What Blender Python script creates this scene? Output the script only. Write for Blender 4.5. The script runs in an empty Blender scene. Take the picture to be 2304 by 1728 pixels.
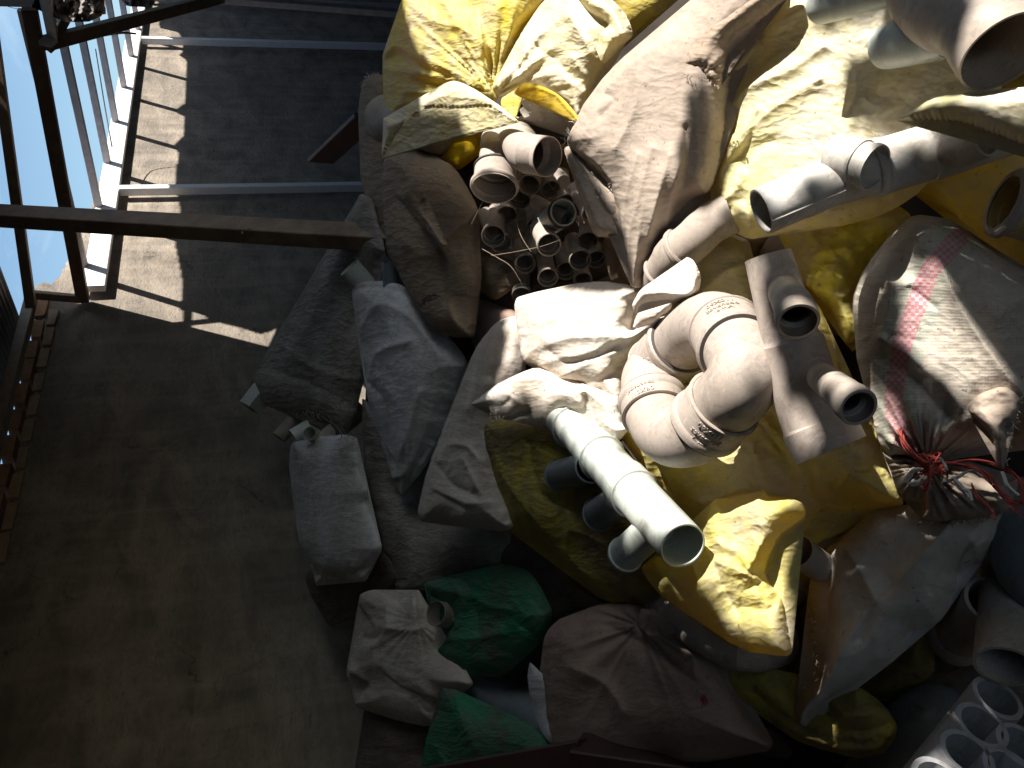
import bpy, math, random
import numpy as np
from mathutils import Vector, Matrix
from mathutils.geometry import delaunay_2d_cdt
from mathutils.bvhtree import BVHTree
random.seed(7); rng=np.random.default_rng(7)
SC=bpy.context.scene; COL=SC.collection
# ------------------------------------------------------------------ camera, calibrated on the wall (u along the wall, v out of it, z up)
F=1980.; CX,CY=1152.,864.
up=np.array([-7167.,564.,-1980.]); up/=np.linalg.norm(up)
wd=np.array([476-CX,-900-CY,F]); wd-=wd.dot(up)*up; wd/=np.linalg.norm(wd)
nn=np.cross(up,wd)
if nn[2]>0: nn=-nn
HW=3.8440445            # camera to wall
CAMZ=2.3
B=np.array([nn,wd,up])  # rows: world x (out of wall), y (along wall), z
if np.linalg.det(B)<0: B=np.array([nn,-wd,up])
YS=1. if B[1].dot(wd)>0 else -1.
CAMP=np.array([HW,0,CAMZ])
def w_(P): return P@B.T+CAMP                      # camera frame -> world
def ray(x,y): return np.stack([(np.asarray(x,float)-CX)/F,(np.asarray(y,float)-CY)/F,np.ones_like(np.asarray(x,float))],-1)
def D0(x,y): return .24+.00029*(np.asarray(x,float)-650)
def P(x,y,q=0.): # point on the heap slope, q = fraction nearer than the slope
    return w_(ray(x,y)/(D0(x,y)*(1+q))[...,None]) if np.ndim(x) else w_(ray(x,y)/(float(D0(x,y))*(1+q)))
def PD(x,y,d): return w_(ray(x,y)*d)
def PW(x,y,v=0.): # on a plane parallel to the wall, v metres out of it
    r=ray(x,y); return w_(r*((v-HW)/r.dot(nn)))
def PH(x,y,z):
    r=ray(x,y); return w_(r*((z-CAMZ)/r.dot(up)))
def U(v,u,z): return np.array([v,YS*u,z])
def proj(Q):
    c=(Q-CAMP)@B
    return np.stack([CX+F*c[...,0]/c[...,2],CY+F*c[...,1]/c[...,2]],-1),c[...,2]
cam=bpy.data.cameras.new('camera'); camo=bpy.data.objects.new('camera',cam); COL.objects.link(camo)
R3=np.column_stack([B[:,0],-B[:,1],-B[:,2]])
M=Matrix([list(R3[0])+[CAMP[0]],list(R3[1])+[CAMP[1]],list(R3[2])+[CAMP[2]],[0,0,0,1]])
camo.matrix_world=M
cam.sensor_fit='HORIZONTAL'; cam.sensor_width=36; cam.lens=36*F/2304; cam.clip_start=.02; cam.clip_end=500
SC.camera=camo
# sun
sc_=up+.58*wd+1.6*nn; sc_/=np.linalg.norm(sc_)
SUN=B@sc_; SUN/=np.linalg.norm(SUN)
elev=math.asin(SUN[2]); azi=math.atan2(SUN[0],SUN[1])
sl=bpy.data.lights.new('sun','SUN'); sl.energy=5.; sl.angle=math.radians(.5); sl.color=(1,.95,.87)
so=bpy.data.objects.new('sun',sl); COL.objects.link(so); so.rotation_euler=Vector(SUN).to_track_quat('Z','Y').to_euler(); so.location=(8,0,9)
world=bpy.data.worlds.new('World'); SC.world=world; world.use_nodes=True
nt=world.node_tree; nt.nodes.clear()
sky=nt.nodes.new('ShaderNodeTexSky'); sky.sky_type='NISHITA'; sky.sun_disc=False
sky.sun_elevation=elev; sky.sun_rotation=azi; sky.altitude=600; sky.air_density=1.; sky.dust_density=1.6; sky.ozone_density=2.
tc=nt.nodes.new('ShaderNodeTexCoord'); mp=nt.nodes.new('ShaderNodeMapping'); mp.inputs['Scale'].default_value=(1.,1.,2.6)
nz=nt.nodes.new('ShaderNodeTexNoise'); nz.inputs['Scale'].default_value=3.2; nz.inputs['Detail'].default_value=7; nz.inputs['Roughness'].default_value=.6; nz.inputs['Distortion'].default_value=.8
cr=nt.nodes.new('ShaderNodeValToRGB'); cr.color_ramp.elements[0].position=.5; cr.color_ramp.elements[1].position=.78; cr.color_ramp.elements[1].color=(.4,.4,.4,1)
mx=nt.nodes.new('ShaderNodeMix'); mx.data_type='RGBA'; mx.inputs['B'].default_value=(8.5,9.2,9.8,1)
bg=nt.nodes.new('ShaderNodeBackground'); bg.inputs['Strength'].default_value=.075
ow=nt.nodes.new('ShaderNodeOutputWorld')
L=nt.links.new
L(tc.outputs['Generated'],mp.inputs['Vector']); L(mp.outputs[0],nz.inputs['Vector']); L(nz.outputs['Fac'],cr.inputs[0]); L(cr.outputs[0],mx.inputs['Factor']); tn=nt.nodes.new('ShaderNodeMix'); tn.data_type='RGBA'; tn.blend_type='MULTIPLY'; tn.inputs['Factor'].default_value=1; tn.inputs['B'].default_value=(1.06,1.13,1.10,1); L(sky.outputs[0],tn.inputs['A']); L(tn.outputs['Result'],mx.inputs['A']); L(mx.outputs['Result'],bg.inputs['Color']); L(bg.outputs[0],ow.inputs[0])
SC.view_settings.view_transform='Standard'; SC.view_settings.look='None'; SC.view_settings.gamma=1; SC.view_settings.use_curve_mapping=False
SC.view_settings.exposure=1.2
SC.render.engine='CYCLES'
SC.cycles.max_bounces=6; SC.cycles.diffuse_bounces=4; SC.cycles.glossy_bounces=2; SC.cycles.transmission_bounces=3
# ------------------------------------------------------------------ noise
_perm=rng.permutation(512).astype(np.int64); _perm=np.concatenate([_perm,_perm,_perm])
_ang=rng.random(512)*2*np.pi
def pn(x,y,seed=0):
    x=x+seed*17.31; y=y+seed*9.73
    xi=np.floor(x).astype(np.int64); yi=np.floor(y).astype(np.int64); xf=x-xi; yf=y-yi
    u=xf*xf*xf*(xf*(xf*6-15)+10); v=yf*yf*yf*(yf*(yf*6-15)+10)
    def g(a,b,dx,dy):
        h=_ang[_perm[(_perm[(a+xi)&511]+(b+yi))&511]&511]; return np.cos(h)*dx+np.sin(h)*dy
    n00=g(0,0,xf,yf);n10=g(1,0,xf-1,yf);n01=g(0,1,xf,yf-1);n11=g(1,1,xf-1,yf-1)
    return ((n00*(1-u)+n10*u)*(1-v)+(n01*(1-u)+n11*u)*v)*1.5
_rnd=rng.random(512)*2-1
def facet(x,y,seed=0):
    x=x+seed*5.17; y=y+seed*3.71
    wx=pn(x*.55,y*.55,seed+.5)*.75; wy=pn(x*.55+9,y*.55,seed+.7)*.75; x=x+wx; y=y+wy
    k=(x+y)*.366; a=x+k; b=y+k; i=np.floor(a).astype(np.int64); j=np.floor(b).astype(np.int64); u=a-i; v=b-j
    h=lambda p,q:_rnd[_perm[(_perm[(i+p)&511]+(j+q))&511]&511]
    h00,h10,h01,h11=h(0,0),h(1,0),h(0,1),h(1,1)
    return np.where(u>v,h00*(1-u)+h10*(u-v)+h11*v,h00*(1-v)+h01*(v-u)+h11*u)
def folds(x,y,ang,ratio,s,seed,fine=1.):
    """creased-cloth field of sharp-edged facets, about -1..1, x y in metres, s = main fold size in metres"""
    ca,sa=math.cos(ang),math.sin(ang); a=(x*ca+y*sa)/ratio/s; b=(-x*sa+y*ca)/s
    m=np.clip(.6+pn(a*.6+3,b*.6,seed+8)*1.3,0.2,1.15)
    f=.62*pn(a*.7,b*.75,seed)+.50*facet(a*.8,b*.9,seed+3)
    f+=m*.30*facet(a*1.6+b*.4,b*2.3,seed+5)+fine*(m*m*.17*facet(a*2.6+b*.9,b*5.,seed+6)+m*m*.08*facet(x/s*6.,y/s*8.,seed+7)+m*.035*facet(x/s*17.,y/s*17.,seed+9))
    return f
def segdist(p,poly,closed=True):
    p=p[:,None,:]; a=poly if closed else poly[:-1]; b=np.roll(poly,-1,0) if closed else poly[1:]
    out=np.full(len(p),1e9); 
    for s in range(0,len(a),64):
        A=a[None,s:s+64];Bb=b[None,s:s+64]; d=Bb-A; L2=(d**2).sum(-1)+1e-9
        t=np.clip(((p-A)*d).sum(-1)/L2,0,1); q=A+t[...,None]*d
        out=np.minimum(out,np.sqrt(((p-q)**2).sum(-1)).min(1))
    return out
def inside(p,poly):
    x,y=p[:,0],p[:,1]; r=np.zeros(len(p),bool); n=len(poly)
    for i in range(n):
        x1,y1=poly[i];x2,y2=poly[(i+1)%n]
        c=((y1>y)!=(y2>y)); 
        with np.errstate(divide='ignore',invalid='ignore'): xx=(x2-x1)*(y-y1)/(y2-y1+1e-12)+x1
        r^=(c&(x<xx))
    return r
def smooth(poly,step,closed=True,k=.5):
    poly=np.array(poly,float); n=len(poly); out=[]
    rngi=range(n) if closed else range(n-1)
    for i in rngi:
        if closed: p0,p1,p2,p3=poly[(i-1)%n],poly[i],poly[(i+1)%n],poly[(i+2)%n]
        else: p0,p1,p2,p3=poly[max(i-1,0)],poly[i],poly[i+1],poly[min(i+2,n-1)]
        m=max(1,int(np.linalg.norm(p2-p1)/step)); T0=(p2-p0)*k*.8; T1=(p3-p1)*k*.8
        l=np.linalg.norm(p2-p1); 
        for T in (T0,T1):
            tl=np.linalg.norm(T)
            if tl>l: T*=l/tl
        for j in range(m):
            t=j/m; out.append((2*t**3-3*t*t+1)*p1+(t**3-2*t*t+t)*T0+(-2*t**3+3*t*t)*p2+(t**3-t*t)*T1)
    if not closed: out.append(poly[-1])
    return np.array(out)
ZN={'z1':(0,0,3.687),'z2':(0,400,3.16),'z3':(300,0,3.16),'z4':(800,0,3.16),'z5':(550,400,3.687),'z6':(1000,250,3.687),
'y1':(1450,0,2.59),'y2':(1550,500,2.37),'y3':(1050,600,2.765),'y4':(550,800,2.765),'y5':(1050,1050,2.765),'y6':(700,1250,3.47),'y7':(1650,1100,2.642),'a4':(1200,850,3.6875),'a7':(2000,950,4.74),'a3':(1980,1480,6.688),'a0':(0,0,5.53),'s':(0,0,1.)}
def Z(code,pts):
    ox,oy,s=ZN[code]; return [(ox+a/s,oy+b/s) for a,b in pts]
def Zp(code,x,y): ox,oy,s=ZN[code]; return (ox+x/s,oy+y/s)
# ------------------------------------------------------------------ materials
MATS={}
def newmat(name):
    m=bpy.data.materials.new(name); m.use_nodes=True; n=m.node_tree; n.nodes.clear()
    o=n.nodes.new('ShaderNodeOutputMaterial'); b=n.nodes.new('ShaderNodeBsdfPrincipled'); n.links.new(b.outputs[0],o.inputs[0]); MATS[name]=m
    return m,n,b,o
def noise(n,vec,scale,detail=4,rough=.6,dist=0):
    t=n.nodes.new('ShaderNodeTexNoise'); t.inputs['Scale'].default_value=scale; t.inputs['Detail'].default_value=detail; t.inputs['Roughness'].default_value=rough; t.inputs['Distortion'].default_value=dist
    if vec is not None: n.links.new(vec,t.inputs['Vector'])
    return t.outputs['Fac']
def ramp(n,fac,p0,p1,c0=(0,0,0,1),c1=(1,1,1,1)):
    r=n.nodes.new('ShaderNodeValToRGB'); r.color_ramp.elements[0].position=p0; r.color_ramp.elements[1].position=p1; r.color_ramp.elements[0].color=c0; r.color_ramp.elements[1].color=c1
    n.links.new(fac,r.inputs[0]); return r.outputs[0]
def mixc(n,fac,a,b,mode='MIX'):
    m=n.nodes.new('ShaderNodeMix'); m.data_type='RGBA'; m.blend_type=mode
    for s,v in (('Factor',fac),('A',a),('B',b)):
        if isinstance(v,(int,float)): m.inputs[s].default_value=v
        elif isinstance(v,tuple): m.inputs[s].default_value=v if len(v)==4 else v+(1,)
        else: n.links.new(v,m.inputs[s])
    return m.outputs['Result']
def math_(n,op,a,b=None):
    m=n.nodes.new('ShaderNodeMath'); m.operation=op
    for i,v in enumerate((a,b)):
        if v is None: continue
        if isinstance(v,(int,float)): m.inputs[i].default_value=v
        else: n.links.new(v,m.inputs[i])
    return m.outputs[0]
def bump(n,h,strength,dist,b,prev=None):
    u=n.nodes.new('ShaderNodeBump'); u.inputs['Strength'].default_value=strength; u.inputs['Distance'].default_value=dist
    n.links.new(h,u.inputs['Height'])
    if prev is not None: n.links.new(prev,u.inputs['Normal'])
    n.links.new(u.outputs[0],b.inputs['Normal']); return u.outputs[0]
def cloth_mat(name,col,dust,amt=.5,trans=0.,weave=.25,rough=.75,crin=.5,tcol=None,stripe=False,cover=(.38,.62),tearp=0):
    m,n,b,o=newmat(name)
    t=n.nodes.new('ShaderNodeTexCoord'); uv=t.outputs['UV']; ob=t.outputs['Object']
    n1=noise(n,ob,5.5,6,.65,.6); n2=noise(n,ob,38,5,.7); n3=noise(n,ob,1.7,3,.5)
    f=math_(n,'ADD',math_(n,'MULTIPLY',n1,.62),math_(n,'ADD',math_(n,'MULTIPLY',n2,.2),math_(n,'MULTIPLY',n3,.18)))
    fac=ramp(n,f,cover[0]+(.5-amt)*.25,cover[1]+(.5-amt)*.25)
    base=col
    if stripe:
        a=n.nodes.new('ShaderNodeAttribute'); a.attribute_name='stripe'
        s=a.outputs['Fac']
        wob=math_(n,'ADD',s,math_(n,'MULTIPLY',math_(n,'SUBTRACT',noise(n,ob,60,2),.5),.02))
        ad=math_(n,'ABSOLUTE',wob)
        pk=ramp(n,ad,.20,.225,(1,1,1,1),(0,0,0,1)); gr=ramp(n,ad,.45,.55,(.45,.45,.45,1),(0,0,0,1))
        w=n.nodes.new('ShaderNodeTexChecker'); n.links.new(uv,w.inputs['Vector']); w.inputs['Scale'].default_value=190
        base=mixc(n,gr,col,(.36,.46,.38)); pc=mixc(n,math_(n,'MULTIPLY',w.outputs['Fac'],.7),(.60,.16,.24),(.62,.5,.46)); base=mixc(n,math_(n,'MULTIPLY',pk,.85),base,pc)
        fac=math_(n,'MULTIPLY',fac,.55)
    c=mixc(n,fac,base,dust)
    c=mixc(n,math_(n,'MULTIPLY',ramp(n,n2,.5,.75),.25),c,tuple(x*.55 for x in dust[:3]))
    # small dark specks
    sp=noise(n,ob,95,2,.5); c=mixc(n,math_(n,'MULTIPLY',ramp(n,sp,.68,.74),.6),c,(.09,.07,.055))
    n.links.new(c,b.inputs['Base Color']); b.inputs['Roughness'].default_value=rough; b.inputs['Specular IOR Level'].default_value=.25
    # weave
    wa=n.nodes.new('ShaderNodeTexWave'); wa.bands_direction='X'; wa.inputs['Scale'].default_value=160; wa.inputs['Distortion'].default_value=.5; n.links.new(uv,wa.inputs['Vector'])
    wb=n.nodes.new('ShaderNodeTexWave'); wb.bands_direction='Y'; wb.inputs['Scale'].default_value=160; wb.inputs['Distortion'].default_value=.5; n.links.new(uv,wb.inputs['Vector'])
    wv=math_(n,'MULTIPLY',wa.outputs['Fac'],wb.outputs['Fac'])
    pv=bump(n,wv,weave*(1. if stripe else .35),.002,b)
    vo=n.nodes.new('ShaderNodeTexVoronoi'); vo.feature='F1'; vo.distance='MANHATTAN' if False else 'EUCLIDEAN'; vo.inputs['Scale'].default_value=21
    wp=n.nodes.new('ShaderNodeMapping'); wp.inputs['Scale'].default_value=(1,1.8,1); n.links.new(uv,wp.inputs['Vector'])
    nw=n.nodes.new('ShaderNodeTexNoise'); nw.inputs['Scale'].default_value=11; nw.inputs['Detail'].default_value=3; n.links.new(uv,nw.inputs['Vector'])
    va=n.nodes.new('ShaderNodeVectorMath'); va.operation='MULTIPLY_ADD'; va.inputs[1].default_value=(.09,.09,.09); n.links.new(nw.outputs['Color'],va.inputs[0]); n.links.new(wp.outputs[0],va.inputs[2]); n.links.new(va.outputs[0],vo.inputs['Vector'])
    vo2=n.nodes.new('ShaderNodeTexVoronoi'); vo2.inputs['Scale'].default_value=58; n.links.new(va.outputs[0],vo2.inputs['Vector'])
    hh=math_(n,'ADD',vo.outputs['Distance'],math_(n,'MULTIPLY',vo2.outputs['Distance'],.45))
    pv=bump(n,hh,crin,.008,b,pv)
    gr_=noise(n,ob,170,4,.75); pv=bump(n,gr_,.35,.0015,b,pv)
    if tearp:
        pass
    if trans>0:
        tr=n.nodes.new('ShaderNodeBsdfTranslucent'); tcx=mixc(n,math_(n,'MULTIPLY',fac,.6),tcol or col,dust); n.links.new(tcx,tr.inputs['Color'])
        ms=n.nodes.new('ShaderNodeMixShader'); ms.inputs[0].default_value=trans
        n.links.new(b.outputs[0],ms.inputs[1]); n.links.new(tr.outputs[0],ms.inputs[2]); n.links.new(ms.outputs[0],o.inputs[0])
    return m
DUST=(.42,.335,.27)
YEL=(.80,.71,.055)
M_yel=cloth_mat('yellow_woven_plastic',YEL,(.62,.54,.38),.5,.30,.15,.5,.55,tcol=(.95,.68,.02))
M_yelp=cloth_mat('pale_yellow_plastic',(.84,.76,.34),(.74,.68,.55),.55,.2,.15,.5,.5,tcol=(.95,.75,.15))
M_yelb=cloth_mat('bright_yellow_inner_plastic',(.85,.62,.02),(.6,.45,.1),.25,.35,.1,.45,.35,tcol=(.95,.66,.01))
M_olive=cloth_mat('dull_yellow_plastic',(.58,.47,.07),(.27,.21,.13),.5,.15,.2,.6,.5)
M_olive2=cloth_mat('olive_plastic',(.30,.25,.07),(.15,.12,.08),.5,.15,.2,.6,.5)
M_tan=cloth_mat('dusty_tan_cloth',(.42,.35,.29),(.36,.29,.235),.6,.0,.35,.95,.3)
M_tan2=cloth_mat('brown_dusty_roll',(.36,.28,.22),(.32,.25,.19),.5,.0,.2,.95,.5)
M_white=cloth_mat('white_woven_sack',(.78,.73,.66),(.60,.50,.40),.35,.12,.15,.8,.35)
M_grey=cloth_mat('grey_white_sack',(.60,.54,.49),(.44,.37,.31),.42,.05,.3,.75,.25)
M_greyb=cloth_mat('bluish_grey_sack',(.60,.60,.62),(.40,.36,.33),.4,.0,.35,.6,.25)
M_brown=cloth_mat('brown_translucent_sack',(.40,.30,.20),(.30,.23,.17),.5,.08,.25,.8,.45)
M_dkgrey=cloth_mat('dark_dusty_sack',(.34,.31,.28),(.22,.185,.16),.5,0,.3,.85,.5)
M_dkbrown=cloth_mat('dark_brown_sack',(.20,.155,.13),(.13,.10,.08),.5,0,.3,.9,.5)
M_mauve=cloth_mat('mauve_brown_sack',(.34,.24,.195),(.24,.17,.135),.45,0,.25,.8,.25)
M_green=cloth_mat('green_woven_plastic',(.025,.25,.13),(.12,.12,.10),.5,.1,.5,.75,.6)
M_stripe=cloth_mat('pink_striped_sack',(.60,.54,.46),DUST,.45,.05,.5,.9,.45,stripe=True)
def pvc(name,col,dust,amt=.5,rough=.42):
    m,n,b,o=newmat(name); t=n.nodes.new('ShaderNodeTexCoord'); ob=t.outputs['Object']
    n1=noise(n,ob,9,6,.65,.4); n2=noise(n,ob,120,4,.7); n3=noise(n,ob,3,3)
    fac=ramp(n,math_(n,'ADD',math_(n,'MULTIPLY',n1,.7),math_(n,'MULTIPLY',n3,.3)),.62-amt*.4,.86-amt*.4)
    c=mixc(n,fac,col,dust); c=mixc(n,math_(n,'MULTIPLY',ramp(n,n2,.5,.72),.3),c,tuple(x*.55 for x in dust)); n5=noise(n,ob,26,7,.75,1.2); c=mixc(n,math_(n,'MULTIPLY',ramp(n,n5,.52,.6),.45),c,tuple(x*.62 for x in dust)); n6=noise(n,ob,14,5,.7,2.); c=mixc(n,math_(n,'MULTIPLY',ramp(n,n6,.56,.64),.3),c,tuple(min(1,x*1.35) for x in dust))
    mp_=n.nodes.new('ShaderNodeMapping'); mp_.inputs['Scale'].default_value=(9,60,22); n.links.new(ob,mp_.inputs['Vector'])
    sc=noise(n,mp_.outputs[0],3,3,.6); c=mixc(n,math_(n,'MULTIPLY',ramp(n,sc,.62,.66),.5),c,tuple(min(1,x*1.25) for x in col))
    n.links.new(c,b.inputs['Base Color'])
    rr=n.nodes.new('ShaderNodeMapRange'); n.links.new(fac,rr.inputs[0]); rr.inputs[3].default_value=rough; rr.inputs[4].default_value=.85; n.links.new(rr.outputs[0],b.inputs['Roughness'])
    bump(n,math_(n,'ADD',n2,math_(n,'MULTIPLY',n1,.5)),.12,.002,b)
    return m
M_pvcb=pvc('beige_pvc',(.43,.365,.325),(.36,.30,.255),.65,.5)
M_pvcg=pvc('pale_grey_green_pvc',(.46,.50,.46),(.47,.45,.40),.35,.35)
M_pvcw=pvc('off_white_pvc',(.60,.58,.54),(.50,.44,.38),.4)
M_pvct=pvc('thick_grey_pvc',(.33,.33,.35),(.3,.27,.24),.4)
M_pvcd=pvc('dusty_dark_pvc',(.36,.31,.26),(.26,.20,.16),.6)
M_pvcm=pvc('mid_brown_grey_pvc',(.40,.35,.31),(.34,.28,.23),.6)
M_pvcs=pvc('slate_grey_pvc',(.16,.19,.21),(.14,.14,.14),.3)
M_pvcy=pvc('yellowish_pvc',(.55,.44,.18),(.4,.32,.16),.4)
def simple(name,col,rough=.6,metal=0.,var=.3,scale=20,bmp=.2):
    m,n,b,o=newmat(name); t=n.nodes.new('ShaderNodeTexCoord'); ob=t.outputs['Object']
    n1=noise(n,ob,scale,6,.65,.3); n2=noise(n,ob,scale*.2,4)
    c=mixc(n,ramp(n,n1,.35,.7),col,tuple(x*(1-var) for x in col)); c=mixc(n,math_(n,'MULTIPLY',ramp(n,n2,.5,.7),.4),c,tuple(x*(1-var)*.8 for x in col))
    n.links.new(c,b.inputs['Base Color']); b.inputs['Roughness'].default_value=rough; b.inputs['Metallic'].default_value=metal
    bump(n,n1,bmp,.004,b); return m
M_whitep=simple('white_painted_steel',(.78,.78,.80),.45,0,.12,30,.08)
M_purl=simple('dusty_pale_steel',(.46,.41,.40),.6,0,.35,14,.2)
M_dark=simple('brown_primer_steel',(.30,.21,.15),.55,.0,.45,14,.3)
M_rust=simple('dull_red_primer_steel',(.05,.018,.015),.6,0,.4,12,.2)
M_board=simple('red_brown_board',(.13,.075,.065),.6,0,.4,12,.2)
M_rag=simple('grey_torn_rag',(.30,.27,.26),.95,0,.4,30,.5)
M_brick=simple('orange_brown_brick',(.36,.20,.11),.9,0,.4,22,.5)
M_brickp=simple('pale_cut_brick',(.36,.25,.16),.9,0,.35,22,.5)
M_ground=simple('dark_soil',(.05,.04,.032),.95,0,.4,8,.6)
M_tin=simple('galvanised_sheet',(.15,.15,.14),.45,.5,.45,6,.1)
M_block=simple('dark_light_blocker',(.07,.06,.05),.9,0,.3,6,.2)
M_red=simple('red_plastic_string',(.60,.10,.08),.6,0,.3,40,.1)
M_straw=simple('white_plastic_fray',(.72,.66,.6),.7,0,.25,40,.1)
M_fray=simple('brown_fray',(.35,.27,.2),.9,0,.3,40,.1)
M_ink=simple('black_print',(.015,.02,.015),.7,0,.2,40,.0)
M_redink=simple('red_print',(.30,.05,.06),.8,0,.3,60,.0)
M_dkline=simple('dark_rubber_wire_shade',(.07,.06,.055),.6,0,.2,40,.0)
# plaster
m_,n_,b_,o_=newmat('cement_plaster'); M_plaster=m_
t_=n_.nodes.new('ShaderNodeTexCoord'); ob_=t_.outputs['Object']
mp2=n_.nodes.new('ShaderNodeMapping'); mp2.inputs['Scale'].default_value=(1,1,2.4); n_.links.new(ob_,mp2.inputs['Vector'])
g1=noise(n_,mp2.outputs[0],2.2,7,.62,.5); g2=noise(n_,mp2.outputs[0],17,7,.75,.7); g3=noise(n_,ob_,60,5,.7)
mp3=n_.nodes.new('ShaderNodeMapping'); mp3.inputs['Scale'].default_value=(1,5,.9); mp3.inputs['Rotation'].default_value=(.16,0,0); n_.links.new(ob_,mp3.inputs['Vector'])
g4=noise(n_,mp3.outputs[0],1.6,5,.6,.4)
c=mixc(n_,ramp(n_,g1,.35,.62),(.33,.275,.22),(.165,.14,.115)); c=mixc(n_,math_(n_,'MULTIPLY',ramp(n_,g2,.48,.66),.55),c,(.12,.10,.085)); c=mixc(n_,math_(n_,'MULTIPLY',ramp(n_,g4,.45,.75),.4),c,(.44,.38,.31))
vc=n_.nodes.new('ShaderNodeTexVoronoi'); vc.feature='DISTANCE_TO_EDGE'; vc.inputs['Scale'].default_value=1.1; nv=n_.nodes.new('ShaderNodeTexNoise'); nv.inputs['Scale'].default_value=3.; nv.inputs['Detail'].default_value=8; n_.links.new(ob_,nv.inputs['Vector'])
vm=n_.nodes.new('ShaderNodeVectorMath'); vm.operation='MULTIPLY_ADD'; vm.inputs[1].default_value=(.7,.7,.7); n_.links.new(nv.outputs['Color'],vm.inputs[0]); n_.links.new(ob_,vm.inputs[2]); n_.links.new(vm.outputs[0],vc.inputs['Vector'])
crk=math_(n_,'MULTIPLY',ramp(n_,vc.outputs['Distance'],.0,.006,(1,1,1,1),(0,0,0,1)),ramp(n_,g1,.45,.6)); c=mixc(n_,math_(n_,'MULTIPLY',crk,.8),c,(.04,.035,.03))
st5=noise(n_,ob_,.8,4,.6); c=mixc(n_,math_(n_,'MULTIPLY',ramp(n_,st5,.5,.62),.35),c,(.13,.115,.10))
n_.links.new(c,b_.inputs['Base Color']); b_.inputs['Roughness'].default_value=.95
pv=bump(n_,g3,.7,.006,b_); pv=bump(n_,g2,.8,.02,b_,pv)
# ------------------------------------------------------------------ object helpers
RECV=[]   # geometry that receives the sun patches (heap + wall)
BASE={}
def tag(o,label=None,cat=None,group=None,kind=None):
    if label:o['label']=label
    if cat:o['category']=cat
    if group:o['group']=group
    if kind:o['kind']=kind
    return o
def empty(name,loc,label,cat,group=None):
    o=bpy.data.objects.new(name,None); COL.objects.link(o); o.location=tuple(float(a) for a in loc); o.empty_display_size=.05; BASE[o.name]=np.array(loc,float); return tag(o,label,cat,group)
def mk(name,V,Fc,mat,parent=None,recv=False,smooth_=True,sharp=None,uv=None,attr=None,loc=None):
    V=np.asarray(V,float)
    if parent is not None: base=BASE[parent.name]
    elif loc is not None: base=np.array(loc,float)
    else: base=np.array([V[:,0].mean(),V[:,1].mean(),V[:,2].min()])
    me=bpy.data.meshes.new(name); me.from_pydata((V-base).tolist(),[],[tuple(int(i) for i in f) for f in Fc])
    if uv is not None:
        l=me.uv_layers.new(name='UVMap'); idx=np.empty(len(me.loops),np.int32); me.loops.foreach_get('vertex_index',idx)
        l.data.foreach_set('uv',np.asarray(uv,np.float32)[idx].ravel())
    if attr is not None:
        a=me.attributes.new(attr[0],'FLOAT','POINT'); a.data.foreach_set('value',np.asarray(attr[1],np.float32))
    me.materials.append(mat)
    if smooth_: me.shade_smooth()
    if smooth_ and sharp: me.set_sharp_from_angle(angle=math.radians(sharp))
    o=bpy.data.objects.new(name,me); COL.objects.link(o)
    if parent is not None: o.parent=parent
    else: o.location=tuple(base)
    BASE[o.name]=base
    if recv: RECV.append((V,Fc))
    return o
HN=B@(-np.array([.503,0,.4275])/np.linalg.norm([.503,0,.4275]))  # heap normal towards camera
_seed=[10]
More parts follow.
